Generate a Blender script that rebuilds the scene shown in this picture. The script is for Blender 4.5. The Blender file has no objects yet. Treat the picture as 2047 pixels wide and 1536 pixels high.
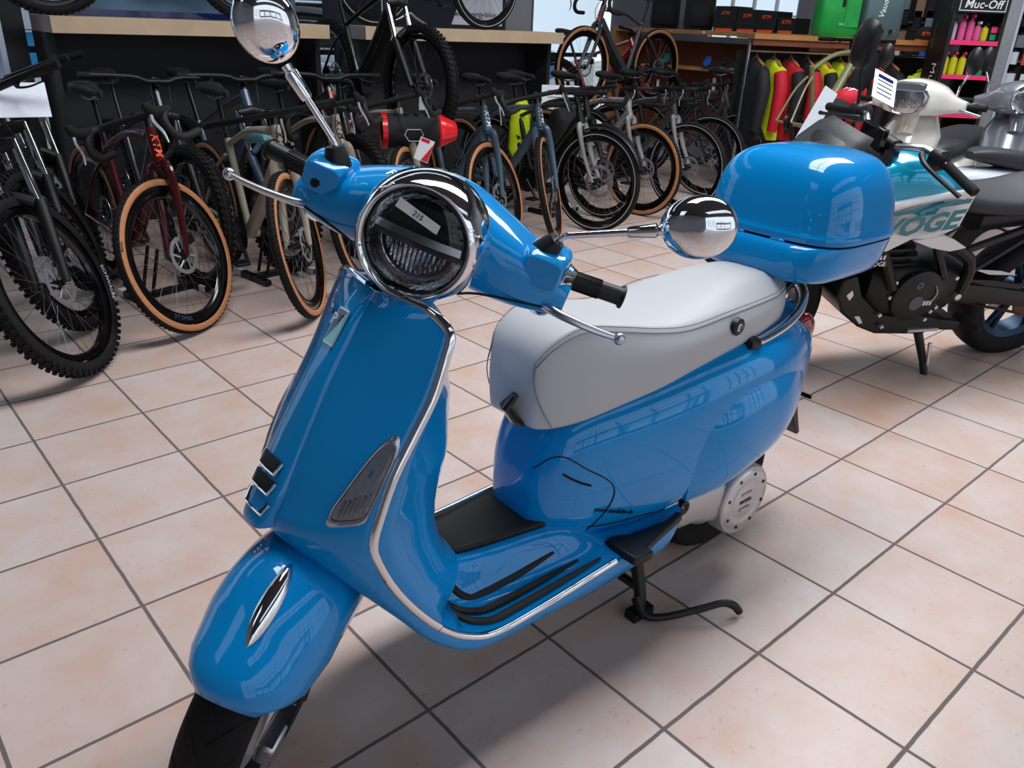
import bpy, math, random
from math import sin, cos, pi, radians as rad
from mathutils import Vector as V, Matrix as MX
random.seed(7)
SC = bpy.context.scene
COL = SC.collection

# ---------------------------------------------------------------- materials
def mat(name, col, rough=.5, metal=0., coat=0., noise=0., nscale=30., bump=0., alpha=1., trans=0., emit=None, estr=0., col2=None, ior=1.45, spec=None):
    m = bpy.data.materials.new(name); m.use_nodes = True
    nt = m.node_tree; b = nt.nodes['Principled BSDF']
    c = tuple(((x/255+.055)/1.055)**2.4 if x > 10 else x/255/12.92 for x in col)
    b.inputs['Base Color'].default_value = (*c, 1)
    b.inputs['Roughness'].default_value = rough
    b.inputs['Metallic'].default_value = metal
    b.inputs['IOR'].default_value = ior
    b.inputs['Coat Weight'].default_value = coat
    b.inputs['Coat Roughness'].default_value = .045
    b.inputs['Transmission Weight'].default_value = trans
    b.inputs['Alpha'].default_value = alpha
    if spec is not None: b.inputs['Specular IOR Level'].default_value = spec
    if emit:
        e = tuple((x/255)**2.2 for x in emit)
        b.inputs['Emission Color'].default_value = (*e, 1); b.inputs['Emission Strength'].default_value = estr
    if noise or bump or col2:
        tc = nt.nodes.new('ShaderNodeTexCoord'); n = nt.nodes.new('ShaderNodeTexNoise')
        n.inputs['Scale'].default_value = nscale; n.inputs['Detail'].default_value = 4
        nt.links.new(tc.outputs['Object'], n.inputs['Vector'])
        if noise or col2:
            r = nt.nodes.new('ShaderNodeValToRGB')
            if col2: d = tuple(((x/255+.055)/1.055)**2.4 for x in col2)
            else: d = tuple(min(1, x*(1+noise)) for x in c); c = tuple(x*(1-noise) for x in c)
            r.color_ramp.elements[0].color = (*c, 1); r.color_ramp.elements[1].color = (*d, 1)
            r.color_ramp.elements[0].position = .35; r.color_ramp.elements[1].position = .65
            nt.links.new(n.outputs['Fac'], r.inputs['Fac']); nt.links.new(r.outputs['Color'], b.inputs['Base Color'])
        if bump:
            bp = nt.nodes.new('ShaderNodeBump'); bp.inputs['Strength'].default_value = bump; bp.inputs['Distance'].default_value = .002
            nt.links.new(n.outputs['Fac'], bp.inputs['Height']); nt.links.new(bp.outputs['Normal'], b.inputs['Normal'])
    return m

# ---------------------------------------------------------------- mesh builder
def cr(pts, n, closed=False):
    """Catmull-Rom resample of a list of tuples to n points"""
    P = [tuple(map(float, p)) for p in pts]; k = len(P); out = []
    m = k if closed else k-1
    for i in range(n):
        t = i*m/(n if closed else n-1); a = min(int(t), m-1); u = t-a
        g = (lambda j: P[j % k]) if closed else (lambda j: P[max(0, min(k-1, j))])
        p0, p1, p2, p3 = g(a-1), g(a), g(a+1), g(a+2)
        out.append(tuple(.5*(2*b+(c-a_)*u+(2*a_-5*b+4*c-d)*u*u+(3*b-a_-3*c+d)*u**3) for a_, b, c, d in zip(p0, p1, p2, p3)))
    return out
def interp(tab, x):
    if x <= tab[0][0]: return tab[0][1:]
    for a, b in zip(tab, tab[1:]):
        if x <= b[0]:
            u = (x-a[0])/(b[0]-a[0]); return tuple(p+(q-p)*u for p, q in zip(a[1:], b[1:]))
    return tab[-1][1:]
def frame(d):
    d = V(d).normalized(); a = V((0, 0, 1)) if abs(d.z) < .9 else V((1, 0, 0))
    x = d.cross(a).normalized(); return x, x.cross(d).normalized(), d
class G:
    def __init__(s): s.v = []; s.f = []
    def add(s, vs, fs):
        o = len(s.v); s.v += [tuple(v) for v in vs]; s.f += [tuple(i+o for i in f) for f in fs]; return s
    def box(s, c, d, rz=0., m=None):
        q = [V((x*d[0]/2, y*d[1]/2, z*d[2]/2)) for x in (-1, 1) for y in (-1, 1) for z in (-1, 1)]
        if m is not None: q = [m @ v for v in q]
        elif rz: r = MX.Rotation(rz, 3, 'Z'); q = [r @ v for v in q]
        return s.add([v+V(c) for v in q], [(0, 1, 3, 2), (4, 6, 7, 5), (0, 4, 5, 1), (2, 3, 7, 6), (0, 2, 6, 4), (1, 5, 7, 3)])
    def loft(s, rings, closed=True, cap=(True, True)):
        n = len(rings[0]); vs = [p for r in rings for p in r]; fs = []
        for i in range(len(rings)-1):
            for j in range(n if closed else n-1):
                k = (j+1) % n; fs.append((i*n+j, i*n+k, (i+1)*n+k, (i+1)*n+j))
        if closed and cap[0]: fs.append(tuple(range(n))[::-1])
        if closed and cap[1]: fs.append(tuple((len(rings)-1)*n+j for j in range(n)))
        return s.add(vs, fs)
    def sheet(s, rows): return s.loft(rows, False)
    def tube(s, pts, r, n=10, closed=False, cap=True, sq=1., up=None):
        P = [V(p) for p in pts]; k = len(P)
        R = r if isinstance(r, (list, tuple)) else [r]*k
        if len(R) != k: R = [x[0] for x in cr([(q,) for q in R], k)]
        rings = []; prev = None
        for i, p in enumerate(P):
            t = (P[(i+1) % k]-P[i-1]) if closed else P[min(i+1, k-1)]-P[max(i-1, 0)]
            if t.length < 1e-9: t = V((0, 0, 1))
            t.normalize()
            if prev is None: x = (V(up).cross(t) if up else frame(t)[0]).normalized()
            else:
                x = prev-t*prev.dot(t)
                x = x.normalized() if x.length > 1e-6 else frame(t)[0]
            prev = x; y = t.cross(x)
            rings.append([p+x*R[i]*cos(2*pi*j/n)+y*R[i]*sq*sin(2*pi*j/n) for j in range(n)])
        if closed: rings.append(rings[0]); return s.loft(rings, True, (False, False))
        return s.loft(rings, True, (cap, cap))
    def lathe(s, prof, o=(0, 0, 0), d=(0, 0, 1), n=24, close=False, arc=None):
        x, y, d = frame(d); o = V(o); rings = []
        a0, a1 = arc or (0, 2*pi); m = n if not arc else n+1
        for j in range(m):
            a = a0+(a1-a0)*j/n; e = x*cos(a)+y*sin(a); rings.append([o+d*t+e*r for t, r in prof])
        if not arc: rings.append(rings[0])
        if close: return s.loft(rings, True, (bool(arc), bool(arc)))
        return s.sheet(rings)
    def sph(s, c, r, n=12, m=None):
        if not isinstance(r, (tuple, list)): r = (r, r, r)
        rows = []
        for i in range(n//2+1):
            a = -pi/2+pi*i/(n//2)
            row = [V((r[0]*cos(a)*cos(2*pi*j/n), r[1]*cos(a)*sin(2*pi*j/n), r[2]*sin(a))) for j in range(n)]
            rows.append([(m @ q if m is not None else q)+V(c) for q in row])
        return s.loft(rows, True, (False, False))
    def prism(s, poly, vec):
        n = len(poly); a = [V(p) for p in poly]; b = [p+V(vec) for p in a]
        return s.add(a+b, [tuple(range(n))[::-1], tuple(range(n, 2*n))]+[(i, (i+1) % n, n+(i+1) % n, n+i) for i in range(n)])
    def cyl(s, a, b, r, n=12, r2=None): return s.tube([a, b], [r, r if r2 is None else r2], n)
    def xf(s, fn): s.v = [tuple(fn(V(p))) for p in s.v]; return s
    def mir(s):
        o = len(s.v); s.v += [(x, -y, z) for x, y, z in s.v]; s.f += [tuple(i+o for i in f)[::-1] for f in s.f]; return s
    def build(s, name, m, parent=None, ang=40, bevel=0, sub=0, solid=0, flat=False):
        me = bpy.data.meshes.new(name); me.from_pydata(s.v, [], s.f); me.update()
        bm = __import__('bmesh').new(); bm.from_mesh(me); B = __import__('bmesh').ops
        B.remove_doubles(bm, verts=bm.verts, dist=1e-5); B.dissolve_degenerate(bm, edges=bm.edges, dist=1e-6)
        B.recalc_face_normals(bm, faces=bm.faces); bm.to_mesh(me); bm.free()
        if not flat:
            for p in me.polygons: p.use_smooth = True
            me.set_sharp_from_angle(angle=rad(ang))
        me.materials.append(m)
        o = bpy.data.objects.new(name, me); COL.objects.link(o)
        if parent is not None: o.parent = parent
        if bevel:
            k = o.modifiers.new('b', 'BEVEL'); k.width = bevel; k.segments = 2; k.limit_method = 'ANGLE'; k.angle_limit = rad(40)
        if solid: k = o.modifiers.new('s', 'SOLIDIFY'); k.thickness = solid; k.offset = 0
        if sub: k = o.modifiers.new('u', 'SUBSURF'); k.levels = k.render_levels = sub
        return o
def tag(o, label=None, cat=None, group=None, kind=None):
    if label: o['label'] = label
    if cat: o['category'] = cat
    if group: o['group'] = group
    if kind: o['kind'] = kind
    return o
def empty(name, loc=(0, 0, 0), rz=0., label=None, cat=None, group=None, rot=None):
    o = bpy.data.objects.new(name, None); COL.objects.link(o); o.empty_display_size = .05
    o.location = loc; o.rotation_euler = rot or (0, 0, rz); return tag(o, label, cat, group)
def dup(o, parent=None, swap=None):
    c = o.copy(); COL.objects.link(c); c.parent = parent
    if swap and c.type == 'MESH' and c.data.materials and c.data.materials[0] in swap:
        k = (c.data.name, swap[c.data.materials[0]].name)
        if k not in DC:
            d = c.data.copy(); d.materials[0] = swap[c.data.materials[0]]; DC[k] = d
        c.data = DC[k]
    for ch in o.children: dup(ch, c, swap)
    return c
DC = {}
TX = {}
def text(name, s, size, o, xd, yd, m, parent=None, ext=.0006, shear=0., bold=0., center=True, sx=1., fn=None):
    """raised lettering: o = anchor, xd = reading direction, yd = up direction"""
    k = (s, size, shear, bold, ext, center)
    if k not in TX:
        c = bpy.data.curves.new(name, 'FONT'); c.body = s; c.size = size; c.extrude = ext; c.shear = shear; c.offset = bold*size
        c.resolution_u = 2; c.align_x = 'CENTER' if center else 'LEFT'; c.align_y = 'CENTER'
        t = bpy.data.objects.new('t', c); COL.objects.link(t); bpy.context.view_layer.update()
        me = bpy.data.meshes.new_from_object(t); bpy.data.objects.remove(t); bpy.data.curves.remove(c)
        TX[k] = ([tuple(v.co) for v in me.vertices], [tuple(p.vertices) for p in me.polygons]); bpy.data.meshes.remove(me)
    vs, fs = TX[k]; o = V(o); x = V(xd).normalized(); y = V(yd); y = (y-x*y.dot(x)).normalized(); z = x.cross(y)
    g = G(); g.add([o+x*v[0]*sx+y*v[1]+z*v[2] for v in vs], fs)
    if fn: g.xf(fn)
    return g.build(name, m, parent, flat=True) if name else g
def se(a, e): return math.copysign(abs(a)**e, a)
def sring(cx, cy, cz, a, b, e=1., n=28, ax='x', e2=None):
    """superellipse ring with half axes a (first) and b (second) in the plane normal to ax"""
    out = []
    for j in range(n):
        t = 2*pi*j/n; p = a*se(cos(t), e); q = b*se(sin(t), e2 or e)
        out.append((cx, cy+p, cz+q) if ax == 'x' else (cx+p, cy, cz+q) if ax == 'y' else (cx+p, cy+q, cz))
    return out

# ---------------------------------------------------------------- camera (solved from the tile grid)
S = .36
cam = bpy.data.cameras.new('camera'); co = bpy.data.objects.new('camera', cam); COL.objects.link(co)
R0 = ((0.7520754640, -0.6579162515, 0.0390986245), (-0.2456775680, -0.3348976826, -0.9096626159), (0.6115758571, 0.6745292790, -0.4135035946))
CW = V((-1.07926043, -8.91894384, 3.80238585))*S
FX = 1592.914
co.matrix_world = MX(((R0[0][0], -R0[1][0], -R0[2][0], CW.x), (R0[0][1], -R0[1][1], -R0[2][1], CW.y), (R0[0][2], -R0[1][2], -R0[2][2], CW.z), (0, 0, 0, 1)))
cam.sensor_width = 36; cam.lens = 36*FX/2047; cam.clip_start = .05; cam.clip_end = 200
SC.camera = co
BLUE = mat('scooter blue paint', (0, 138, 210), .4, 0, 1.0, spec=.05)
CHROME = mat('chrome', (235, 236, 240), .05, 1)
SATIN = mat('satin aluminium', (196, 198, 204), .28, 1, bump=.05, nscale=200)
ALU = mat('cast aluminium', (186, 184, 184), .45, .7, bump=.1, nscale=150)
BLACK = mat('black plastic', (16, 16, 18), .45, bump=.05, nscale=300)
GLOSSB = mat('gloss black', (8, 8, 10), .15, 0, .5)
RUBBER = mat('tyre rubber', (19, 18, 19), .75, noise=.15, nscale=60, bump=.15, spec=.3)
MATR = mat('rubber mat', (14, 14, 16), .6, bump=.15, nscale=400)
LEATHER = mat('grey vinyl', (186, 186, 189), .5, bump=.08, nscale=500)
STITCH = mat('stitching', (128, 129, 134), .7, noise=.1, nscale=300)
DARK = mat('dark gap', (5, 5, 7), .8, noise=.1)
def clearmat(n, tint, ior):
    m = bpy.data.materials.new(n); m.use_nodes = True; t = m.node_tree; t.nodes.remove(t.nodes['Principled BSDF'])
    a = t.nodes.new('ShaderNodeBsdfTransparent'); a.inputs['Color'].default_value = (*tint, 1); g = t.nodes.new('ShaderNodeBsdfGlossy'); g.inputs['Roughness'].default_value = .02
    x = t.nodes.new('ShaderNodeMixShader'); f = t.nodes.new('ShaderNodeFresnel'); f.inputs['IOR'].default_value = ior
    t.links.new(f.outputs[0], x.inputs[0]); t.links.new(a.outputs[0], x.inputs[1]); t.links.new(g.outputs[0], x.inputs[2]); t.links.new(x.outputs[0], t.nodes['Material Output'].inputs[0]); return m
GLASS = clearmat('clear lens', (.97, .97, .98), 1.5)
REFL = mat('lamp reflector', (215, 218, 224), .12, 1, bump=.6, nscale=90)
WHITE = mat('white label', (225, 226, 230), .5, noise=.03)
INK = mat('black ink', (14, 14, 20), .5, noise=.05)
NAVY = mat('navy enamel', (18, 32, 86), .25, coat=.5, noise=.05)
MINT = mat('mint enamel', (120, 208, 206), .25, coat=.5, noise=.05)
REDL = mat('red lamp lens', (150, 12, 28), .12, coat=1., noise=.08, nscale=80)
SILVERT = mat('silver lettering', (200, 205, 212), .25, .8)
# ================================================================ the blue scooter
SCO = empty('scooter', (1.358, -2.119, 0), rad(177.83), 'glossy blue scooter with grey saddle, chrome mirrors and blue top case on tiled floor', 'scooter')
RK = rad(27); SA = V((-sin(RK), 0, cos(RK))); SP = V((1.334, 0, .23)); SQ = MX.Rotation(rad(43.5), 3, SA)
def st(p): return SP+SQ @ (V(p)-SP)
def sx_c(z): return interp([(.2, 1.30), (.579, 1.282), (.623, 1.262), (.675, 1.236), (.749, 1.195), (.822, 1.152), (.888, 1.106), (.95, 1.066), (1.0, 1.035)], z)[0]
def sx_e(z): return interp([(.58, 1.170), (.621, 1.158), (.688, 1.131), (.749, 1.094), (.811, 1.056), (.875, 1.032), (.916, 1.020), (.96, 1.015), (1.0, 1.02)], z)[0]
def shx(y, z):
    s = min(1, abs(y)/.19); return sx_e(z)+(sx_c(z)-sx_e(z))*(1-s**2.2)
E_ = [(1.046, .03, .942), (1.040, .09, .945), (1.028, .150, .938), (1.019, .184, .912), (1.032, .19, .875), (1.056, .19, .811), (1.094, .189, .749), (1.131, .188, .688), (1.158, .187, .621), (1.171, .187, .582), (1.17, .188, .546), (1.138, .191, .468), (1.087, .196, .388), (1.032, .2, .325), (.973, .204, .284), (.91, .206, .266), (.78, .206, .272), (.60, .204, .287), (.48, .198, .288), (.36, .18, .275), (.29, .15, .262)]
I_ = [(1.048, 0, .940), (1.062, 0, .932), (1.078, 0, .922), (1.094, 0, .905), (1.115, 0, .873), (1.152, 0, .822), (1.195, 0, .749), (1.232, 0, .682), (1.264, 0, .62), (1.284, 0, .577), (1.262, .055, .535), (1.18, .112, .452), (1.115, .143, .385), (1.07, .162, .325), (1.0, .172, .262), (.92, .172, .228), (.77, .168, .215), (.6, .163, .195), (.48, .163, .205), (.36, .155, .205), (.3, .13, .23)]
N_ = 64
EE = cr(E_, N_); II = cr(I_, N_)
rows = []
for k in range(N_):
    e, i = V(EE[k]), V(II[k]); t = k/(N_-1)*(len(E_)-1); row = []
    low = max(0, min(1, t-9))
    for j in range(15):
        s = j/14; p = i.lerp(e, s)
        q = V((e.x+(i.x-e.x)*(1-s**2.2), p.y, p.z))
        b = p+V((.012, .012, -.008))*(4*s*(1-s))
        row.append(q.lerp(b, low))
    rows.append(row)
g = G().sheet(rows); g.mir(); LEGS = g.build('leg_shield', BLUE, SCO, 50, solid=.004)
# rubbing trim: broad chrome strip along the edge, the lower run on the floorboard is a part of its own
def ribbon(P, w, h, out=lambda i: V((0, 1, 0))):
    rings = []
    for i, p in enumerate(P):
        t = (V(P[min(i+1, len(P)-1)])-V(P[max(0, i-1)])).normalized(); o = out(i); o = (o-t*o.dot(t)).normalized(); u = t.cross(o)
        rings.append([V(p)+o*(h*cos(a)-.001)+u*w*se(sin(a), .7) for a in [2*pi*j/12 for j in range(12)]])
    return rings
nE = int(13/20*N_)
def eout(i): 
    t = i/(N_-1)*20
    return V((.5, .85, .2)) if t < 9 else V((.5, .7, -.5)).lerp(V((0, .8, .35)), min(1, (t-9)/6))
up = EE[:nE]; lo = EE[nE-1:int(17.1/20*N_)+1]
g = G().loft(ribbon(up, .0085, .006, eout)); g.mir(); g.build('shield_trim', CHROME, SCO)
g = G().loft(ribbon(lo, .0075, .007, lambda i: eout(i+nE))); g.build('floorboard_trim', CHROME, SCO)
G().loft([[(p[0], -p[1], p[2]) for p in r] for r in ribbon(lo, .0075, .007, lambda i: eout(i+nE))]).build('floorboard_trim', CHROME, SCO)
# knee side of the shield
xb = [(.36, .90), (.412, .945), (.491, .962), (.535, .957), (.643, .925), (.77, .93), (.85, .955), (.95, .99), (1.0, 1.0)]
rows = []
for k in range(0, int(14/20*N_)):
    e = V(EE[k]); i = V(II[k]); zc = max(.30, min(.99, e.z+.01)); row = []
    xc = interp(xb, zc)[0] if zc > .36 else .90
    if e.z < .36: xc = e.x-.03
    for j in range(13):
        s = j/12; row.append((e.x-.003+(xc-e.x)*(1-s**2.4), e.y*s, e.z+(zc-e.z)*(1-s)))
    rows.append(row)
g = G().sheet(rows); g.mir(); g.build('knee_panel', BLUE, SCO, 60, solid=.003)
# floorboard with centre tunnel and rear sills
def fz(x, y):
    edge = interp([(.29, .262), (.36, .275), (.48, .288), (.6, .287), (.78, .274), (.91, .268), (.973, .286), (1.04, .33)], x)[0]
    a = abs(y); tun = interp([(.29, .29), (.55, .30), (.62, .345), (.67, .366), (.9, .362), (.97, .38), (1.04, .43)], x)[0]
    wt = interp([(.29, .14), (.55, .125), (.68, .098), (.9, .062), (1.04, .055)], x)[0]
    s = max(0, min(1, (a-wt)/.055)); s = s*s*(3-2*s)
    return tun+(edge+.004-tun)*s
rows = []
for k in range(26):
    x = 1.035-(1.035-.29)*k/25
    ey = interp([(.29, .15), (.36, .18), (.48, .198), (.6, .204), (.8, .206), (.95, .204), (1.04, .198)], x)[0]
    rows.append([(x, ey*(j/18*2-1), fz(x, ey*(j/18*2-1))) for j in range(19)])
G().sheet(rows).build('floorboard', BLUE, SCO, 60, sub=1)
rows = []
for k in range(20):
    x = 1.0-.70*k/19; b = interp([(.3, .23), (.5, .195), (.6, .185), (.78, .20), (.92, .215), (1.0, .25)], x)[0]; w = interp([(.3, .13), (.5, .162), (.92, .17), (1.0, .17)], x)[0]
    rows.append([(x, w*(j/6*2-1), b) for j in range(7)])
G().sheet(rows).build('underside', BLACK, SCO)
mt = [(.928, -.045), (.928, .045), (.905, .056), (.86, .066), (.76, .082), (.69, .092), (.655, .078), (.645, 0), (.655, -.078), (.69, -.092), (.76, -.082), (.86, -.066), (.905, -.056)]
rows = []
for k in range(18):
    u = k/17; x = .938-.285*u; w = interp([(.645, .066), (.67, .088), (.69, .093), (.76, .083), (.86, .067), (.915, .056), (.94, .04)], x)[0]
    rows.append([(x, w*(j/10*2-1), fz(x, w*(j/10*2-1))+.005) for j in range(11)])
G().sheet(rows).build('centre_mat', MATR, SCO, solid=.012)
for sd in (1, -1):
    for a, b, y0, y1, y2 in ((.972, .70, .058, .110, .128), (.978, .652, .088, .150, .156), (.984, .608, .112, .183, .183)):
        P = cr([(a, y0), (a-.008, y0+.020), (a-.025, y1-.018), (a-.05, y1-.005), (a-.085, y1+.001), (a-.14, (y1*2+y2)/3+.001), (b, y2)], 36)
        G().tube([(x, sd*y, fz(x, y)+.0065) for x, y in P], [.004]+[.0085]*10+[.007, .003], 8, sq=.55, up=(0, 0, 1)).build('floor_strip', MATR, SCO)
# rear body
bs = [(.725, .060, .335, .47), (.70, .092, .31, .54), (.66, .118, .30, .60), (.60, .140, .285, .632), (.50, .162, .275, .652), (.40, .180, .27, .672), (.30, .194, .285, .692), (.20, .202, .305, .706), (.10, .203, .33, .712), (0, .197, .36, .71), (-.10, .176, .40, .70), (-.20, .137, .45, .675), (-.27, .095, .50, .63), (-.32, .05, .545, .60), (-.335, .012, .57, .58)]
bs = cr(bs, 48); rows = []
for x, w, z0, z1 in bs: rows.append([(x, p[1], p[2]) for p in sring(x, 0, (z0+z1)/2, w, (z1-z0)/2, .62, 40)])
G().loft(rows).build('rear_body', BLUE, SCO, 60)
def body_y(x, z):
    b = sorted(bs); w, z0, z1 = interp(b, x); h = (z1-z0)/2; q = min(1, abs((z-(z0+z1)/2)/h))
    return w*max(0, 1-q**(2/.62))**.31
# bulged side panels
ol = cr([(.318, .345), (.325, .45), (.285, .535), (.19, .592), (.05, .610), (-.08, .596), (-.155, .55), (-.135, .47), (-.06, .395), (.06, .345), (.2, .312), (.28, .31)], 48, True)
cx, cz = .09, .455
for sd in (1, -1):
    rings = []
    for i in range(9):
        s = 1-i/8*.999; h = .036*(1-s**2.6)
        rings.append([(cx+(x-cx)*s, sd*(body_y(cx+(x-cx)*s, cz+(z-cz)*s)*.55+.45*interp([(-.2, .13), (-.1, .172), (0, .193), (.2, .201), (.33, .192)], cx+(x-cx)*s)[0]+h-.004), cz+(z-cz)*s) for x, z in ol])
    rings = [[(p[0], p[1]-sd*.05, p[2]) for p in rings[0]]]+rings
    G().loft(rings, True, (False, True)).build('side_panel', BLUE, SCO, 50)
# battery hatch seam and handle recess, body seam
def onbody(P, n, off=.0015): return [(x, body_y(x, z)+off, z) for x, z in cr(P, n)]
G().tube([(x, .0 + max(body_y(x, z), .02)+.001, z) for x, z in cr([(.712, .50), (.690, .53), (.665, .535), (.625, .505), (.575, .47), (.552, .44), (.555, .405), (.585, .355), (.60, .335)], 40)], .0013, 6).build('hatch_seam', DARK, SCO)
G().tube(onbody([(.60, .345), (.52, .333), (.44, .330), (.38, .315), (.33, .30)], 24), .0013, 6).build('body_seam', DARK, SCO)
G().tube(onbody([(.672, .498), (.655, .485), (.63, .47), (.612, .462)], 10, .0), .0045, 8, sq=.5).build('hatch_handle', DARK, SCO)
P0 = V((.596, body_y(.596, .40)+.004, .400)); P1 = V((.485, body_y(.485, .39)+.004, .360))
text('shop_lettering', 'www.suedbike.de', .0165, (P0+P1)/2+V((0, 0, -.004)), V((P1.x-P0.x, 0, P1.z-P0.z)), (0, 0, 1), INK, SCO, bold=.01, fn=lambda p: V((p.x, body_y(p.x, p.z)+.0015+(.001 if p.y > P0.y/2+P1.y/2 else 0), p.z)))
# saddle
ss_old = [(.766, .050, .655, .705, .73, .035, .645), (.755, .085, .70, .745, .77, .06, .625), (.735, .106, .655, .775, .795, .078, .612), (.70, .122, .64, .81, .825, .095, .606), (.64, .137, .645, .825, .838, .118, .612), (.56, .147, .655, .812, .826, .138, .622), (.45, .153, .667, .790, .806, .152, .634), (.34, .158, .68, .783, .803, .155, .648), (.22, .158, .688, .790, .812, .152, .660), (.10, .148, .69, .796, .818, .138, .668), (0, .132, .69, .795, .815, .118, .672), (-.08, .108, .69, .79, .808, .095, .676), (-.14, .075, .70, .783, .798, .062, .685), (-.175, .03, .715, .772, .782, .025, .70)]
ss = [(.748, .030, .66, .69, .715, .03, .645), (.742, .055, .70, .712, .74, .055, .622), (.728, .074, .655, .758, .778, .075, .606), (.69, .087, .64, .793, .808, .095, .604), (.625, .096, .645, .812, .825, .117, .612), (.53, .105, .655, .797, .814, .134, .628), (.42, .120, .667, .776, .795, .149, .646), (.33, .133, .68, .770, .793, .155, .664), (.21, .141, .688, .782, .812, .155, .682), (.09, .133, .69, .784, .826, .145, .692), (-.01, .117, .69, .782, .824, .124, .694), (-.08, .092, .69, .779, .812, .10, .694), (-.135, .062, .70, .776, .798, .066, .696), (-.168, .024, .715, .768, .78, .03, .71)]
def seatring(x, ws, zm, zs, zt, wb, zb):
    half = cr([(0, zt), (ws*.55, zt-.003), (ws*.9, zs+.007), (ws, zs-.004), (ws*.62+wb*.45, (zs*2+zb)/3), ((ws+wb*2)/3*1.06, (zs+zb*2)/3), (wb*.985, zb+.008), (wb*.93, zb)], 16)
    return [(x, y, z) for y, z in half]+[(x, -y, z) for y, z in half[::-1]]
sd_ = cr(ss, 46); G().loft([seatring(*r) for r in sd_]).build('saddle', LEATHER, SCO, 60)
def stitchline(k, dz):
    P = [(r[0], r[1]*1.0+k, r[3]+dz) for r in sd_[1:]]
    return P
g = G()
for k, dz in ((.001, .004), (.0022, -.007)):
    P = [(r[0]+(.012 if i < 1 else 0), r[1]+k, r[3]+dz) for i, r in enumerate(sd_[2:-1])]
    P = [(.700, .095, .612), (.722, .090, .65), (.738, .079, .70)]+[q for q in P if q[0] < .737]
    Q = cr(P, 90); g.tube(Q+[(x, -y, z) for x, y, z in Q[::-1]], .0012, 5)
g.build('saddle_piping', STITCH, SCO)
lk = (.197, .163, .751)
LK = G().lathe([(0, .0), (.004, .010), (.005, .017), (.002, .0205), (-.01, .021)], lk, (-.05, 1, -.05), 24).build('saddle_lock', BLACK, SCO)
G().lathe([(.0045, 0), (.0065, .008), (.005, .0105), (0, .011)], lk, (-.05, 1, -.05), 20).build('lock_barrel', SATIN, LK)
G().box((.197, .171, .751), (.0025, .002, .012)).build('key_slot', DARK, LK)
G().tube([(.757, .012, .685), (.766, .0, .655), (.752, .004, .628), (.735, .01, .612)], [.01, .016, .014, .01], 10, sq=.6).xf(lambda p: V((p.x+.006, p.y*1.6+.03, p.z))).build('bag_hook', GLOSSB, SCO)
# grab rail
R = cr([(.115, .150, .688), (.06, .149, .688), (-.04, .140, .70), (-.13, .118, .715), (-.20, .085, .735), (-.245, .035, .752), (-.255, 0, .756)], 24)
G().tube(R+[(x, -y, z) for x, y, z in R[-2::-1]], .0125, 12).build('grab_rail', CHROME, SCO)
G().tube([(.13, .152, .69), (.105, .151, .687), (.085, .15, .682)], [.014, .019, .012], 10).build('rail_foot', BLACK, SCO)
# tail light, rear signals, plate holder
g = G(); g.loft([sring(-.275-.03*sin(a), 0, .63, .045*cos(a)+.001, .05*cos(a)+.001, .8, 20) for a in [i*pi/16 for i in range(9)]]); g.sph((-.255, .066, .628), (.042, .03, .044), 16).sph((-.255, -.066, .628), (.042, .03, .044), 16); tl = g.build('tail_lamp', REDL, SCO)
G().loft([sring(-.26, 0, .63, .055, .058, .8, 20), sring(-.282, 0, .632, .053, .056, .8, 20), sring(-.284, 0, .632, .046, .049, .8, 20)]).build('tail_lamp_surround', CHROME, SCO)
for sd in (1, -1):
    G().sph((-.25, sd*.088, .572), (.034, .018, .026), 14).build('rear_indicator', WHITE, SCO)
P = [(-.335, .42), (-.36, .33), (-.395, .25), (-.38, .245), (-.34, .31), (-.30, .40)]
G().prism([(x, -.05, z) for x, z in P], (0, .1, 0)).build('plate_bracket', BLACK, SCO, bevel=.004)
G().box((-.372, 0, .385), (.006, .15, .012), m=None).build('plate_holder', BLACK, SCO)
# top case and its carrier
tc = cr([(.80, .145, .13, -.21), (.806, .178, .165, -.215), (.83, .20, .187, -.222), (.88, .209, .192, -.232), (.897, .211, .186, -.24)], 14)
lid = cr([(.903, .213, .183, -.245), (.918, .2135, .183, -.245), (.93, .208, .178, -.246), (.98, .203, .173, -.246), (1.03, .191, .163, -.246), (1.07, .168, .143, -.246), (1.095, .135, .115, -.246), (1.108, .085, .07, -.246), (1.113, .02, .02, -.246)], 26)
TC = G().loft([sring(r[3], 0, r[0], r[2], r[1], .5, 48, 'z') for r in tc]).build('top_case', BLUE, SCO, 60)
G().loft([sring(r[3], 0, r[0], r[2], r[1], .5, 48, 'z') for r in lid]).build('top_case_lid', BLUE, TC, 60)
G().loft([sring(-.244, 0, z, .177, .207, .5, 48, 'z') for z in (.893, .906)]).build('lid_seam', DARK, TC)
for y in (-.06, .06): G().box((-.065, y, .893), (.012, .04, .02)).build('case_latch', BLUE, TC, bevel=.003)
g = G(); 
for sd in (1, -1): g.tube(cr([(-.06, sd*.05, .70), (-.16, sd*.06, .765), (-.22, sd*.065, .79), (-.32, sd*.06, .793)], 10), .009, 8)
g.box((-.24, 0, .793), (.19, .17, .014)); g.build('case_carrier', BLACK, SCO)
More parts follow.
